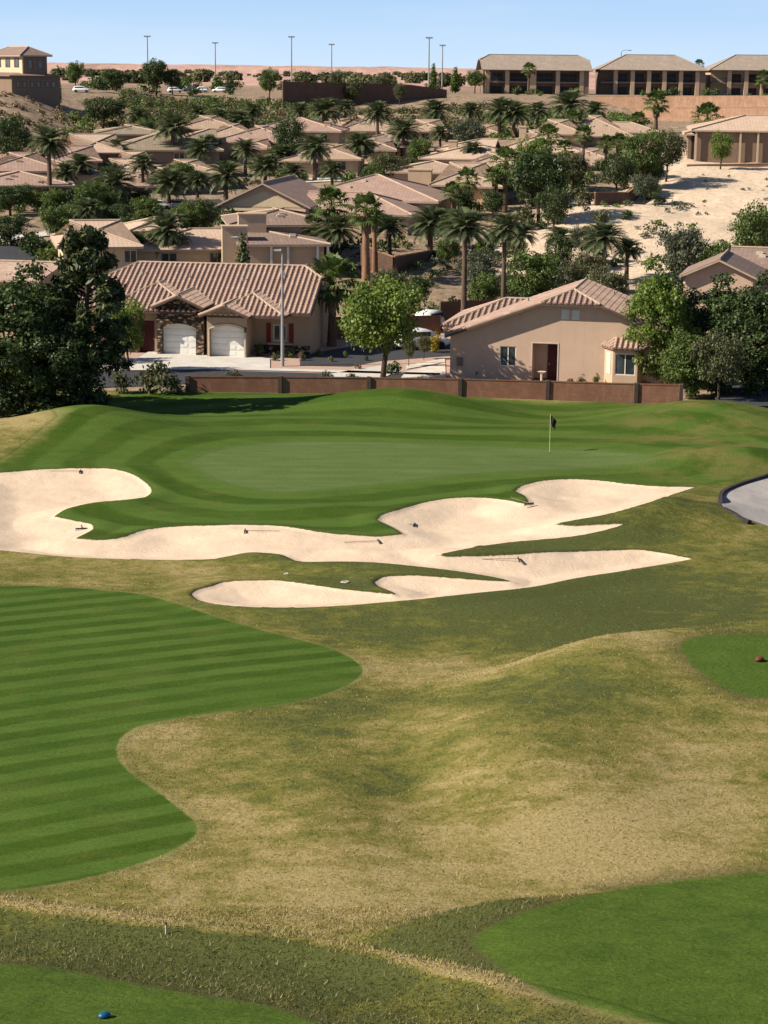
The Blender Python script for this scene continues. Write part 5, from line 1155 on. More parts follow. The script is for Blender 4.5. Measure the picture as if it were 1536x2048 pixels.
T('bigbroad', -150, 0, 540, 260, 'large dark tree beyond the left edge', D=130, group=FG, mat='leaf_dark')
T('broad', 818, 735, 668, 26, 'thin young tree left of the parked white vehicle', D=150, group='thin young street trees', mat='leaf_olive')
T('broad', 848, 722, 668, 30, 'thin young tree right in front of the parked white vehicle', D=154, group='thin young street trees', mat='leaf_olive')
T('broad', 1443, 305, 262, 50, 'small light green tree before the bank-top patio house', D=262, mat='leaf_bright')
T('shrub', 868, 706, 660, 36, 'yellow-leaved bush left of the tan house', 'bush', None, mat='leaf_yellow', D=158)
T('cypress', 486, 540, 450, 38, 'narrow dark cypress beside the street lamp above the duplex roof', D=182)
T('cypress', 867, 172, 120, 19, 'taller of two pointed conifers on the ridge', D=505, mat='leaf_mid')
T('cypress', 911, 170, 128, 22, 'shorter of two pointed conifers on the ridge', D=508, mat='leaf_mid')
T('broad', 950, 180, 138, 40, 'round tree just left of the first balcony building', D=500)
T('broad', 150, 178, 120, 40, 'lone round tree on the skyline right of the hilltop house', D=440)
T('cypress', 116, 178, 122, 14, 'slim conifer against the corner of the hilltop house', D=360, mat='leaf_mid')
T('broad', 312, 192, 115, 62, 'big dark tree under a light mast on the skyline', D=450, mat='leaf_dark')
T('broad', 345, 190, 135, 40, 'lower dark tree right of the big skyline tree', D=452, mat='leaf_dark')
T('broad', 232, 190, 138, 62, 'dark spreading skyline tree left of the big one', D=448, mat='leaf_dark')
T('broad', 538, 190, 133, 46, 'bushy tree at the left end of the dark ridge wall', D=442, mat='leaf_mid')
T('broad', 672, 178, 140, 34, 'round grey tree above the dark ridge wall', D=500, mat='leaf_olive')
T('broad', 760, 180, 150, 36, 'small spreading tree above the dark ridge wall', D=500, mat='leaf_olive')
T('broad', 705, 190, 158, 40, 'shrubby tree leaning over the dark ridge wall', D=437, mat='leaf_olive')
T('broad', 800, 195, 165, 30, 'low tree over the right part of the dark ridge wall', D=437, mat='leaf_olive')
T('broad', 205, 255, 190, 85, 'dark thicket tree in the gully below the bluff', D=330, mat='leaf_dark')
T('broad', 20, 312, 228, 95, 'dark tree against the left edge under the bluff', D=268, mat='leaf_dark')
T('broad', 20, 445, 368, 90, 'dark tree at the left edge before the low pinkish roof', D=226, mat='leaf_dark')
T('broad', 75, 430, 380, 70, 'green tree at the foot of the tallest left palm', D=228, mat='leaf_mid')
T('broad', 580, 330, 232, 70, 'tall dark tree clump between two rows of roofs', D=292, mat='leaf_dark')
T('broad', 570, 360, 285, 80, 'dark tree below the tall clump and left of a palm', D=280, mat='leaf_dark')
T('broad', 360, 400, 320, 70, 'dark green tree behind two low date palms', D=255, mat='leaf_mid')
T('broad', 405, 460, 395, 75, 'olive tree right of the parked white vehicles', D=214, mat='leaf_olive')
T('broad', 775, 352, 305, 80, 'olive bushy tree above the big brown hip roof', D=262, mat='leaf_olive')
T('broad', 938, 282, 232, 72, 'round grey-green tree above the pale roofs', D=300, mat='leaf_grey')
T('broad', 840, 330, 272, 60, 'green tree behind the pale roofs', D=285, mat='leaf_mid')
T('broad', 1080, 420, 290, 130, 'large dark hillside tree left of the sandy bank', D=228, mat='leaf_dark')
T('broad', 1110, 430, 365, 70, 'dark tree below the large hillside tree', D=220, mat='leaf_dark')
T('broad', 1065, 345, 268, 70, 'bright green tree behind the large dark hillside tree', D=244, mat='leaf_bright')
T('broad', 1290, 350, 258, 90, 'big bright tree at the top left of the sandy bank', D=248, mat='leaf_mid')
T('broad', 1335, 325, 255, 75, 'olive tree right of the big bright one above the bank', D=252, mat='leaf_olive')
T('broad', 1235, 370, 300, 85, 'dark tree among the fan palms by the sandy bank', D=244, mat='leaf_dark')
T('broad', 1145, 370, 300, 60, 'olive tree behind the slim fan palm', D=248, mat='leaf_olive')
T('broad', 1290, 395, 345, 60, 'small blue-green tree on the upper sandy bank', D=238, mat='leaf_grey')
T('broad', 1368, 525, 445, 115, 'round grey-green tree at the bottom of the sandy bank', D=190, mat='leaf_grey')
T('broad', 1510, 530, 405, 110, 'feathery green tree on the right edge below the bank', D=196, mat='leaf_mid')
T('broad', 1440, 540, 475, 90, 'low green tree between bank and gabled house', D=188, mat='leaf_mid')
T('broad', 1530, 480, 430, 60, 'farther green tree on the right edge of the bank', D=214, mat='leaf_olive')
T('broad', 1060, 590, 498, 130, 'wide soft green tree behind the tan house roof', D=178, mat='leaf_mid')
T('broad', 1150, 580, 520, 80, 'olive tree left of the reddish-trunk date palm', D=176, mat='leaf_olive')
T('broad', 960, 560, 495, 90, 'grey-green tree between the two very tall date palms', D=190, mat='leaf_grey')
T('broad', 970, 600, 540, 70, 'green tree at the feet of the very tall date palms', D=176, mat='leaf_mid')
T('broad', 1165, 480, 445, 55, 'dark green tree on the slope above the reddish-trunk palm', D=206, mat='leaf_grey')
T('broad', 1120, 520, 465, 70, 'dark tree mid slope left of the reddish-trunk palm', D=196, mat='leaf_dark')
T('broad', 1210, 600, 530, 110, 'olive tree behind the clipped gable ridge', D=170, mat='leaf_olive')
T('broad', 840, 590, 545, 60, 'dark tree behind the round street tree', D=180, mat='leaf_dark')
T('broad', 640, 600, 520, 70, 'olive scrub tree past the right end of the duplex', D=176, mat='leaf_olive')
T('broad', 775, 590, 530, 80, 'olive tree behind the top of the round street tree', D=174, mat='leaf_olive')
T('broad', 575, 470, 440, 40, 'little tree between patio house and gable house', D=212, mat='leaf_olive')
T('broad', 900, 480, 420, 60, 'green tree behind the spreading date palm', D=214, mat='leaf_mid')
T('broad', 985, 420, 380, 60, 'dark tree right of the young fan palm', D=232, mat='leaf_dark')
T('broad', 90, 700, 560, 120, 'shaded tree behind the dark left tree', D=150, mat='leaf_dark')
for i, (px, b, t, w, mat, lab) in enumerate([
 (305, 780, 716, 100, 'leaf_olive', 'large clipped olive bush at the left end of the wall'), (245, 780, 735, 60, 'leaf_olive', 'olive bush left of the large clipped one'), (355, 780, 748, 55, 'leaf_olive', 'small olive bush against the first wall post'),
 (228, 728, 700, 50, 'leaf_dark', 'round dark bush beside the left drive'), (470, 762, 740, 45, 'leaf_grey', 'grey mound bush showing over the wall before the duplex'), (655, 762, 738, 34, 'leaf_grey', 'grey bush showing over the wall by the street'),
 (708, 762, 745, 30, 'leaf_dark', 'dark small bush showing over the wall'), (518, 712, 684, 28, 'leaf_mid', 'ball bush beside the second garage'), (578, 716, 692, 30, 'leaf_mid', 'ball bush under the right window of the duplex'),
 (548, 722, 705, 24, 'leaf_olive', 'low bush at the foot of the street lamp'), (604, 722, 700, 16, 'leaf_dry', 'rust-coloured bush at the corner of the duplex'), (636, 712, 697, 20, 'leaf_bright', 'light ball shrub on pink gravel'),
 (663, 724, 714, 17, 'leaf_dry', 'low dark red shrub on pink gravel'), (692, 716, 700, 14, 'leaf_bright', 'second light ball shrub, nearer the street tree'), (731, 722, 713, 16, 'leaf_dark', 'flat dark shrub on pink gravel'), (718, 740, 725, 18, 'leaf_dry', 'rust shrub before the street'),
 (788, 748, 720, 48, 'leaf_dark', 'dark bush at the foot of the street tree'), (1138, 772, 755, 28, 'leaf_olive', 'low rounded bush right of the dark doorway'), (1160, 768, 742, 34, 'leaf_mid', 'upright green bush by the tan house wall'), (1192, 772, 745, 20, 'leaf_mid', 'spiky plant left of the bay window'),
 (1250, 772, 754, 30, 'leaf_dry', 'reddish plant below the bay window'), (1305, 772, 745, 60, 'leaf_yellow', 'yellow-green succulents right of the bay window'),
 (150, 830, 760, 130, 'leaf_dark', 'dark undergrowth bush under the pine'), (60, 840, 770, 130, 'leaf_dark', 'dark undergrowth bush in the left corner'), (205, 815, 765, 70, 'leaf_dark', 'dark undergrowth bush right of the pine trunk'), (-10, 850, 780, 90, 'leaf_dark', 'dark undergrowth bush cut by the left edge'), (110, 845, 800, 70, 'leaf_dark', 'lowest dark undergrowth bush beside the mown knoll'),
 (1440, 785, 745, 60, 'leaf_dark', 'dark bush under the right-hand trees'), (1500, 780, 750, 70, 'leaf_dark', 'dark bush by the shaded road on the right'), (1380, 785, 760, 40, 'leaf_dark', 'dark bush at the last wall post'),
 ]): T('shrub', px, b, t, w, lab, 'bush', 'garden bushes near the wall', mat=mat, D=None if 775 > b > 690 and px > 1000 else (136.0 if 770 < b < 800 and px > 200 else (128 + (px < 130) * -2 if b >= 800 else None)))
# scattered bushes: each one labelled by the nearest landmark
LM = [('the leftmost light mast', 296, 150), ('the second light mast', 431, 150), ('the lone skyline tree', 150, 150), ('the big skyline tree', 315, 175), ('the left end of the dark ridge wall', 575, 160), ('the short light mast', 663, 160), ('the round grey tree', 690, 165), ('the taller conifer', 867, 160), ('the leftmost balcony building', 1075, 185), ('the middle balcony building', 1300, 190), ('the cut-off balcony building', 1480, 190), ('the balcony fan palm', 1058, 170), ('the cream gable', 545, 400), ('the glassy patio', 565, 510), ('the big square chimney', 838, 360), ('the paired palm trunks', 742, 500), ('the spreading date palm', 862, 450), ('the white parked vehicles', 340, 408), ('the cream yard wall', 200, 388),
      ('the tallest left palm', 97, 330), ('the bright pyramid roof', 170, 285), ('the olive-brown roof', 320, 285), ('the dark cypress clump', 580, 270), ('the broad palm behind the striped roof', 332, 465), ('the bright left hip roof', 190, 470), ('the narrow cypress', 486, 500),
      ('the young fan palm', 935, 390), ('the tall shaggy fan palm', 1012, 360), ('the large dark hillside tree', 1085, 360), ('the slim fan palm', 1168, 320), ('the two grove fan palms', 1225, 320), ('the big brown hip roof', 790, 375), ('the grey-green round tree', 938, 255), ('the rosy roofs', 520, 265),
      ('the reddish-trunk palm', 1208, 500), ('the left very tall palm', 930, 520), ('the right very tall palm', 1010, 520), ('the bank-top patio house', 1450, 280), ('the round street tree', 770, 560), ('the right end of the duplex', 620, 590), ('the low pinkish roof', 60, 360), ('the white pavement patch', 660, 335), ('the small tan-roofed house', 420, 250)]
MATW = {'leaf_dark': 'dark', 'leaf_mid': 'green', 'leaf_olive': 'olive', 'leaf_grey': 'grey-green', 'leaf_dry': 'dry brown'}
used = {}
def scatter(px0, px1, D0, D1, n, w0, w1, mats, what, group, kind='scrub', name=None, label=None):
    for i in range(n):
        D = rnd.uniform(D0, D1); px = rnd.uniform(px0, px1); g = ground(px, D); w = rnd.uniform(w0, w1); k = PR[kind][rnd.randrange(3)]; m = rnd.choice(mats)
        if label: lab = label
        else:
            py = HOR + (HC - g.z) / D * 4000; l = min(LM, key=lambda q: (q[1] - px) ** 2 + (q[2] - py) ** 2); dx, dy = px - l[1], py - l[2]
            rel = ('right of' if dx > 0 else 'left of') if abs(dx) > abs(dy) else ('below' if dy > 0 else 'above')
            dist = 'close ' if math.hypot(dx, dy) < 30 else 'just ' if math.hypot(dx, dy) < 55 else 'well '
            size = 'small' if w < w0 + (w1 - w0) / 3 else 'large' if w > w1 - (w1 - w0) / 3 else 'mid-sized'
            lab = f"{size} {MATW[m]} {what} {dist}{rel} {l[0]}"
            if lab in used: continue
            used[lab] = 1
        r = empty(name or 'desert_shrub', g, rnd.uniform(0, 6.28), lab, 'shrub', group)
        for j, (nm, me) in enumerate(k):
            o = ob(nm, me, r, m if j == len(k) - 1 else None); o.scale = (w / 1.6, w / 1.6, w / 1.6 * rnd.uniform(.8, 1.3))
def scatter_trees(px0, px1, D0, D1, n, w0, w1, mats, group):
    for i in range(n):
        D = rnd.uniform(D0, D1); px = rnd.uniform(px0, px1); g = ground(px, D); w = rnd.uniform(w0, w1); m = rnd.choice(mats)
        py = HOR + (HC - g.z) / D * 4000; l = min(LM, key=lambda q: (q[1] - px) ** 2 + (q[2] - py) ** 2); dx, dy = px - l[1], py - l[2]
        rel = ('right of' if dx > 0 else 'left of') if abs(dx) > abs(dy) else ('below' if dy > 0 else 'above')
        lab = f"{'small' if w < (w0 + w1) / 2 else 'medium'} {MATW[m]} garden tree {'close ' if math.hypot(dx, dy) < 40 else 'well '}{rel} {l[0]}"
        if lab in used: continue
        used[lab] = 1
        hh = w * rnd.uniform(.75, 1.1); tree('broad', px, 0, HOR + (HC - g.z - hh) / D * 4000, w / D * 3995, lab, mat=m, D=D)
scatter_trees(0, 470, 198, 232, 20, 2.6, 4.4, ['leaf_mid', 'leaf_dark'], '')
scatter_trees(440, 860, 238, 300, 5, 2.4, 4, ['leaf_mid', 'leaf_dark', 'leaf_olive'], '')
scatter_trees(180, 520, 258, 320, 6, 2.4, 4, ['leaf_dark', 'leaf_mid'], '')
scatter_trees(860, 1330, 228, 262, 5, 2.6, 4, ['leaf_dark', 'leaf_mid', 'leaf_olive'], '')
scatter_trees(840, 1200, 178, 205, 14, 2.2, 3.8, ['leaf_olive', 'leaf_mid', 'leaf_grey'], '')
scatter(0, 480, 196, 232, 60, 1.4, 3.2, ['leaf_mid', 'leaf_dark'], 'hedge bush', 'garden bushes between the left houses', 'shrub', 'shrub')
scatter(-20, 300, 222, 240, 34, 1.2, 2.8, ['leaf_mid', 'leaf_dark', 'leaf_olive'], 'yard bush', 'yard bushes at the left', 'shrub', 'shrub')
scatter_trees(-20, 260, 222, 238, 9, 2.4, 3.8, ['leaf_mid', 'leaf_dark'], '')
scatter(450, 880, 236, 305, 40, 1.2, 2.6, ['leaf_mid', 'leaf_dark'], 'hedge bush', 'garden bushes between the middle roofs', 'shrub', 'shrub')
scatter(850, 1330, 225, 262, 40, 1.4, 3.2, ['leaf_mid', 'leaf_dark', 'leaf_olive'], 'grove bush', 'bushes in the grove', 'shrub', 'shrub')
scatter(860, 1380, 174, 224, 60, 1.2, 3.0, ['leaf_olive', 'leaf_mid', 'leaf_dark', 'leaf_grey'], 'slope bush', 'bushes on the slope behind the tan house', 'scrub')
scatter(620, 900, 172, 215, 40, 1.2, 2.8, ['leaf_olive', 'leaf_mid', 'leaf_dark'], 'terrace bush', 'bushes on the terraces', 'scrub')
scatter(1400, 1560, 205, 258, 34, .35, .9, ['leaf_dry', 'leaf_olive'], '', 'tufts on the sandy bank', 'scrub', 'grass_tuft', label='small dry tuft on the open pale sandy bank')
scatter(1180, 1400, 196, 236, 30, .9, 2.2, ['leaf_olive', 'leaf_mid', 'leaf_grey'], 'bank bush', 'bushes on the lower sandy bank', 'scrub')
scatter(560, 960, 458, 560, 14, 2, 4, ['leaf_dark', 'leaf_olive'], 'plateau shrub', 'shrubs behind the ridge wall', 'shrub', 'shrub')
scatter(160, 480, 455, 520, 26, 2.5, 5, ['leaf_dark', 'leaf_mid'], 'skyline shrub', 'shrubs on the skyline plateau', 'shrub', 'shrub')
scatter(1020, 1536, 470, 494, 14, 1.5, 3, ['leaf_mid', 'leaf_dark'], 'foundation shrub', 'shrubs by the balcony buildings', 'shrub', 'shrub')
# the scrub that nobody could count: one mass per slope
def cover(name, areas, mat, leaf=.22):
    cl = []
    for px0, px1, D0, D1, n, w0, w1 in areas:
        for i in range(n):
            D = rnd.uniform(D0, D1); px = rnd.uniform(px0, px1); g = ground(px, D); w = rnd.uniform(w0, w1) * .5
            for q in range(3): cl.append(((g.x + rnd.uniform(-.6, .6) * w, g.y + rnd.uniform(-.6, .6) * w, g.z + w * .35), w * rnd.uniform(.45, .75), rnd.random()))
    V, F, t = clump_leaves(cl, 26, leaf * 1.4); return tag(mesh_np(name, V, F, M[mat], attrs={'tint': t}), kind='stuff')
cover('scrub_cover', [(235, 620, 338, 432, 260, 2.0, 4.6), (600, 980, 345, 424, 130, 1.8, 4.0)], 'leaf_olive')
cover('green_scrub_cover', [(960, 1290, 335, 425, 150, 2, 4.4), (235, 620, 350, 440, 110, 2.5, 4.6), (130, 260, 300, 345, 40, 2, 4)], 'leaf_mid')
cover('dry_scrub_cover', [(-40, 240, 285, 342, 190, 1.2, 2.6), (600, 980, 345, 424, 90, 1.8, 3.6), (235, 600, 340, 420, 60, 2, 4)], 'leaf_dry')
cover('desert_scrub_cover', [(110, 1000, 620, 2300, 150, 4, 12)], 'leaf_olive', .6)

# coarse grass standing on the rough, thick near the lens
M['blade'] = leafmat('grass blade', (.075, .085, .018), (.42, .33, .14), .15, warm=(.24, .2, .05))
def blades(name, D0, D1, n, hh, ww):
    y = np.sqrt(rg.uniform(D0 ** 2, D1 ** 2, n)); x = y * rg.uniform(-.215, .215, n); keep = np.ones(n, bool)
    for k, lim in (('sand', .15), ('lush', .5), ('fair', .1), ('tees', .12), ('cart', .2)): keep &= gridval(x, y, S[k]) > lim
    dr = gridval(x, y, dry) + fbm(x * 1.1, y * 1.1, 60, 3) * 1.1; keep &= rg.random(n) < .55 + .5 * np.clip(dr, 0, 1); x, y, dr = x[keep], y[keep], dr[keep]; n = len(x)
    z = H(x, y) - .01; a = rg.uniform(0, 6.28, n); h = hh * rg.uniform(.4, 1.3, n); w = ww * rg.uniform(.6, 1.3, n); lx, ly = rg.normal(0, .6, n) * h, rg.normal(0, .6, n) * h
    c, s_ = np.cos(a) * w, np.sin(a) * w; V = np.stack([np.stack([x - c, y - s_, z], 1), np.stack([x + c, y + s_, z], 1), np.stack([x + lx + c * .2, y + ly + s_ * .2, z + h], 1), np.stack([x + lx - c * .2, y + ly - s_ * .2, z + h], 1)], 1).reshape(-1, 3)
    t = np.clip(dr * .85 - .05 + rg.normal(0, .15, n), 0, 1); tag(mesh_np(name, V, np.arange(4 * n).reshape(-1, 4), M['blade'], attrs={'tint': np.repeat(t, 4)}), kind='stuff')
blades('coarse_grass', 31, 49, 110000, .075, .012); blades('coarse_grass', 49, 72, 60000, .05, .016); blades('coarse_grass', 72, 104, 26000, .045, .022)

# ------------------------------------------------------------------ small things
def flag():
    g = G(1099, 905); r = empty('golf_flagstick', g, 0, 'thin golf flagstick with a small dark hanging flag on the green', 'golf flag')
    mb = MB(); mb.tube([(0, 0, -.05), (0, 0, 2.25)], .016, 8); mb.build('pole', M['flagpole'], r)
    mb = MB(); n = 7
    for i in range(n):
        for j in range(5):
            f = lambda a, b: (.03 + a / n * .34 * (1 - .25 * b / 5) , math.sin(a * 1.4 + b * .5) * .05, 2.22 - b / 5 * .55 - a / n * .35)
            mb.poly([f(i, j), f(i + 1, j), f(i + 1, j + 1), f(i, j + 1)])
    o = mb.build('flag', M['dark'], r); mb = MB(); mb.tube([(0, 0, -.1), (0, 0, .012)], .055, 12); mb.build('cup', M['dark'], r)
M['flagpole'] = simple('flagstick paint', (.55, .55, .28), (.5, .5, .25), 3, .5)
M['wood'] = simple('rake wood', (.30, .22, .14), (.2, .14, .09), 5); M['rakehead'] = simple('rake plastic', (.05, .06, .06), (.03, .035, .035), 4)
flag()
for px, py, az, lab in ((160, 943, 180, 'bunker rake at the top edge of the left sand lobe'), (163, 1058, 100, 'bunker rake beside the dark grass nose on the left'), (490, 1062, 0, 'bunker rake lying along the middle back edge of the sand'), (757, 1083, 190, 'bunker rake just below the grass point in mid bunker'),
                        (828, 1050, 170, 'bunker rake out on the open sand near the middle'), (1037, 1119, 182, 'bunker rake in the lower right arm of the sand'), (1058, 1008, 120, 'bunker rake in the corner of the upper right sand')):
    g = G(px, py)
    for _ in range(3): zz = float(gridval(np.array([g.x]), np.array([g.y]), ZZ)[0]); a, b = slope(px, py); dd_ = (HC - zz - .03) / -b; g = Vector((a * dd_, dd_, zz))
    r = empty('bunker_rake', g + Vector((0, 0, .03)), R(az), lab, 'rake', 'bunker rakes')
    mb = MB(); mb.tube([(0, 0, .04), (1.65, 0, .02)], .014, 6); mb.build('handle', M['wood'], r)
    mb = MB(); mb.box(-.03, .02, -.28, .28, 0, .06)
    for k in range(9): mb.box(-.035, .0, -.3 + k * .072, -.27 + k * .072, -.06, 0)
    mb.build('head', M['rakehead'], r)
def marker(px, py, name, mat, label, s):
    g = G(px, py); r = empty(name, g, R(35), label, 'tee marker'); mb = MB(); n = 14
    for i in range(5):
        pass
    prof = [(0.0, .02), (.105, .025), (.12, .06), (.1, .1), (.055, .135), (0.0, .14)]
    for a, b in zip(prof, prof[1:]):
        for k in range(n):
            t0, t1 = k * 2 * math.pi / n, (k + 1) * 2 * math.pi / n
            mb.poly([(a[0] * math.cos(t0) * 1.35 * s, a[0] * math.sin(t0) * s, a[1] * s), (a[0] * math.cos(t1) * 1.35 * s, a[0] * math.sin(t1) * s, a[1] * s), (b[0] * math.cos(t1) * 1.35 * s, b[0] * math.sin(t1) * s, b[1] * s), (b[0] * math.cos(t0) * 1.35 * s, b[0] * math.sin(t0) * s, b[1] * s)])
    mb.build('cap', M[mat], r, smooth=True); mb = MB(); mb.tube([(0, 0, -.08), (0, 0, .03 * s)], .012, 6); mb.build('spike', M['metal'], r)
M['blue'] = simple('blue plastic', (.006, .09, .18), (.005, .07, .15), 5, .35, spec=.5); M['copper'] = simple('red-brown plastic', (.16, .045, .02), (.12, .035, .015), 5, .5)
marker(209, 2035, 'tee_marker', 'blue', 'small blue tee marker on the grass at the bottom left', .8)
marker(1519, 1322, 'tee_marker', 'copper', 'small red-brown tee marker on the raised right-hand tee', 1.15)
M['rock'] = simple('pale rock', (.5, .45, .36), (.34, .3, .24), 6)
for px, py, s, lab in ((573, 1149, .10, 'tiny white stone highest on the slope above the lower bunker'), (605, 1160, .11, 'tiny white stone in the middle above the lower bunker'), (689, 1168, .2, 'largest pale stone just above the lower bunker')):
    g = G(px, py); bm = bmesh.new(); bmesh.ops.create_icosphere(bm, subdivisions=2, radius=s)
    for v in bm.verts: v.co *= 1 + .25 * math.sin(v.co.x * 40 + v.co.y * 31); v.co.z *= .55
    me = bpy.data.meshes.new('stone'); bm.to_mesh(me); bm.free(); me.materials.append(M['rock']); o = link(bpy.data.objects.new('stone', me)); o.location = g + Vector((0, 0, s * .25)); tag(o, lab, 'stone', 'stones above the lower bunker')
g = G(332, 1868); r = empty('sprinkler', g, 0, 'little pale sprinkler riser on the straw-coloured crest', 'sprinkler'); mb = MB(); mb.tube([(0, 0, -.05), (0, 0, .22)], .018, 8); mb.build('riser', M['trim'], r); mb = MB(); mb.tube([(0, 0, .22), (0, 0, .27)], [.028, .02], 8); mb.build('head', M['rakehead'], r)
# kerb round the cart path
ed = smooth_poly([(1500, 1046), (1470, 1030), (1447, 1017), (1440, 1000), (1447, 985), (1480, 970), (1536, 953), (1640, 920)], 5)[:-6]
pts = [G(*p) for p in ed]; pts = [p for k, p in enumerate(pts) if k == 0 or (p - pts[k - 1]).length > .05]
zs = np.array([p.z for p in pts]); zs = np.convolve(np.pad(zs, 3, mode='edge'), np.ones(7) / 7, mode='valid'); mb = MB(); L_, R_ = [], []
for k, p in enumerate(pts):
    d = pts[min(k + 1, len(pts) - 1)] - pts[max(k - 1, 0)]; d.z = 0; d.normalize(); n = Vector((d.y, -d.x, 0)) * .1; L_.append(Vector((p.x, p.y, zs[k])) - n); R_.append(Vector((p.x, p.y, zs[k])) + n)
up, dn = Vector((0, 0, .13)), Vector((0, 0, -.25))
for k in range(len(pts) - 1):
    mb.poly([L_[k] + up, L_[k + 1] + up, R_[k + 1] + up, R_[k] + up]); mb.poly([L_[k] + dn, L_[k + 1] + dn, L_[k + 1] + up, L_[k] + up]); mb.poly([R_[k] + dn, R_[k + 1] + dn, R_[k + 1] + up, R_[k] + up])
tag(mb.build('path_kerb', M['kerb_dark']), kind='structure')
# lamps
def lamp(px, base, top, label, D, arm=1.6, adir=-1, r=.09, name='street_lamp', grp='street lamps'):
    g = ground(px, D); h = ZP(top, D, px) - g.z; rt = empty(name, g, 0, label, 'street lamp', grp)
    mb = MB(); mb.tube([(0, 0, -.2), (0, 0, h * .5), (0, 0, h - .5)], [r * 1.3, r, r * .7], 8); mb.build('pole', M['metal'], rt)
    mb = MB(); mb.tube([(0, 0, h - .5), (adir * arm * .15, 0, h - .12), (adir * arm * .5, 0, h), (adir * arm, 0, h - .03)], r * .5, 6); mb.build('arm', M['metal'], rt)
    mb = MB(); mb.tube([(adir * arm * .9, 0, h - .06), (adir * (arm + .55), 0, h - .05)], [.14, .07], 8); mb.build('lamp_head', M['metal'], rt)
    return rt
lamp(565, 735, 500, 'tall street lamp in front of the duplex right half', 149.5, arm=.1, r=.11)
lamp(484, 560, 474, 'street lamp peeking over the duplex roof beside the cypress', 183, arm=.5, r=.08)
lamp(1240, 190, 100, 'curved-arm lamp sticking up behind the middle balcony building', 540, arm=2.2, adir=1, r=.16)
for px, top, D, lab in ((296, 74, 560, 'leftmost light mast on the skyline, above the big dark tree'), (431, 87, 600, 'second light mast from the left on the skyline'), (583, 75, 560, 'light mast above the left end of the dark ridge wall'), (663, 90, 610, 'short light mast above the middle of the dark ridge wall'), (857, 77, 520, 'light mast rising left of the taller conifer'), (884, 92, 580, 'light mast between the two conifers')):
    g = ground(px, D); h = ZP(top, D, px) - g.z; r = empty('light_mast', g, 0, lab, 'light mast', 'tall light masts on the skyline'); mb = MB(); mb.tube([(0, 0, -.3), (0, 0, h)], [.22, .13], 8); mb.build('pole', M['metal'], r)
    mb = MB(); mb.box(-.9, .9, -.2, .2, h, h + .35); mb.build('lamp_head', M['metal'], r)
# vehicles
M['car_white'] = simple('white car paint', (.75, .75, .73), (.7, .7, .68), 1, .25, spec=.6); M['car_blue'] = simple('blue-white car paint', (.45, .58, .72), (.4, .52, .66), 1, .25, spec=.6); M['car_dark'] = simple('dark car paint', (.05, .05, .06), (.035, .035, .04), 1, .25, spec=.6); M['tyre'] = simple('tyre', (.02, .02, .02), (.015, .015, .015), 5)
def loft(secs):
    mb = MB()
    for a, b in zip(secs, secs[1:]):
        for k in range(len(a)): m = (k + 1) % len(a); mb.poly([a[k], a[m], b[m], b[k]])
    mb.poly(secs[0][::-1]); mb.poly(secs[-1]); return mb
def car_meshes(mat):
    sec = lambda x, z0, z1, w: [(x, -w, z0), (x, w, z0), (x, w * 1.02, (z0 + z1) / 2), (x, w * .93, z1), (x, -w * .93, z1), (x, -w * 1.02, (z0 + z1) / 2)]
    body = loft([sec(-2.35, .45, .8, .8), sec(-2.2, .3, .98, .9), (sec(-1.2, .26, 1.08, .93)), sec(.8, .26, 1.05, .93), sec(1.9, .3, .95, .9), sec(2.35, .42, .75, .8)])
    cab = loft([sec(-2.15, 1.0, 1.06, .84), sec(-1.75, 1.0, 1.62, .78), sec(.0, 1.0, 1.7, .78), sec(.7, 1.0, 1.56, .76), sec(1.35, 1.0, 1.05, .8)]); win = MB()
    win.box(-1.7, .55, -.83, .83, 1.12, 1.5)
    wh = []
    for x in (-1.45, 1.45):
        for s in (-1, 1): w = MB(); w.tube([(x, s * .78, .34), (x, s * .97, .34)], .34, 14); wh.append(mb_mesh(w, 'wheel', 'tyre', False))
    return mb_mesh(body, 'body', mat, True), mb_mesh(cab, 'cabin', mat, True), mb_mesh(win, 'windows', 'glass', False), wh
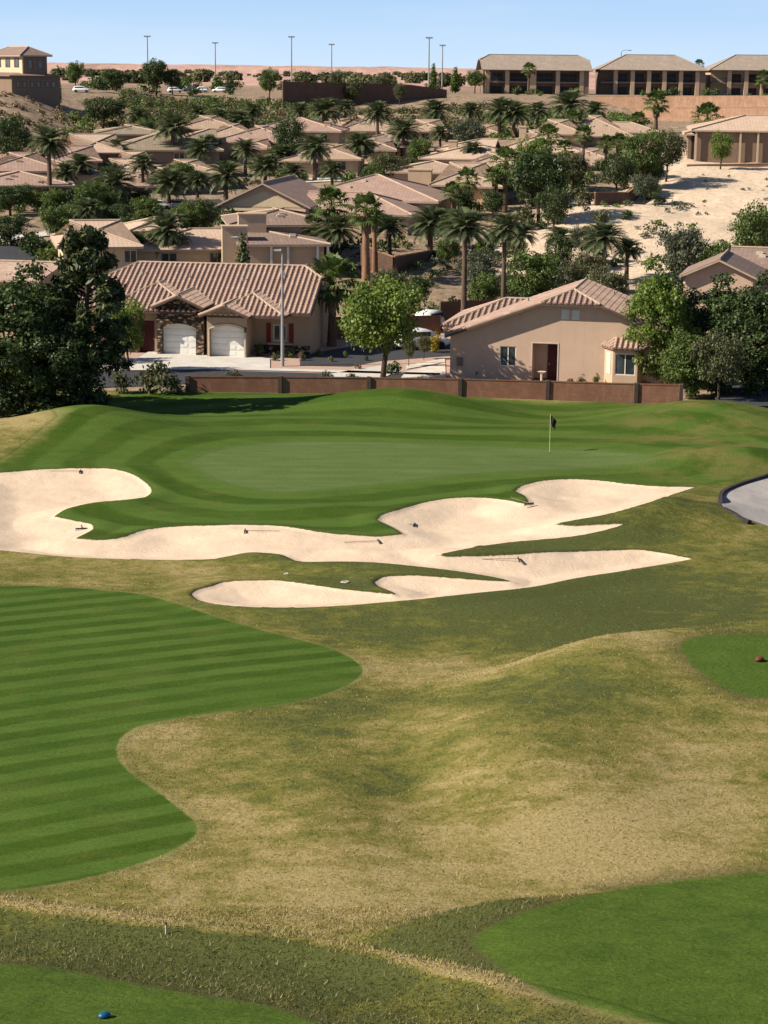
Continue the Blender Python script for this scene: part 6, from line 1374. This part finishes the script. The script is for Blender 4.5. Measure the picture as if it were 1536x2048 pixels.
CM = {m: car_meshes(m) for m in ('car_white', 'car_blue', 'car_dark')}
def car(px, D, rz, mat, label, s=1.0, grp='vehicles parked on the skyline plateau'):
    g = ground(px, D); b, c, w, wh = CM[mat]; r = empty('parked_car', g + Vector((0, 0, .06)), R(rz), label, 'car', grp, s)
    ob('body', b, r); ob('cabin', c, r); ob('windows', w, r)
    for k in wh: ob('wheel', k, r)
car(842, 160, 20, 'car_white', 'white car parked in the street behind the thin young trees', .95, 'vehicles parked among the houses')
car(872, 172, 60, 'car_white', 'white vehicle farther up the street at the roof corner of the tan house', .95, 'vehicles parked among the houses')
car(316, 236, 5, 'car_white', 'left one of two white vehicles behind a low date palm', .62, 'vehicles parked among the houses')
car(360, 237, 0, 'car_white', 'right one of two white vehicles behind a low date palm', .72, 'vehicles parked among the houses')
for px, D, m, l in ((350, 470, 'car_white', 'white vehicle right of the big skyline tree'), (380, 480, 'car_dark', 'dark vehicle between two white ones on the skyline'), (402, 475, 'car_white', 'white van-like car below the second light mast'), (440, 478, 'car_white', 'white car right of the second light mast'), (455, 485, 'car_dark', 'dark car at the right end of the skyline row'),
                    (682, 470, 'car_blue', 'pale blue car above the ridge wall beside the round grey tree'), (728, 468, 'car_blue', 'pale blue car above the middle of the ridge wall'), (742, 470, 'car_dark', 'dark car right behind the pale blue one'), (600, 480, 'car_dark', 'dark car above the left part of the ridge wall'), (836, 480, 'car_dark', 'dark car near the right end of the ridge wall'), (163, 420, 'car_white', 'white car under the lone round skyline tree')):
    car(px, D, rnd.choice((0, 10, 170)), m, l, .75)
# bird bath by the doorway
g = P(1083, 760, DR - 1.2); r = empty('bird_bath', (g.x, DR - 1.2, RZ), 0, 'small pale bird bath in front of the dark doorway', 'bird bath')
mb = MB(); mb.tube([(0, 0, 0), (0, 0, .15), (0, 0, .75)], [.18, .09, .08], 10); mb.build('pedestal', M['trim'], r); mb = MB(); mb.tube([(0, 0, .75), (0, 0, .9)], [.12, .33], 12); mb.build('basin', M['trim'], r)
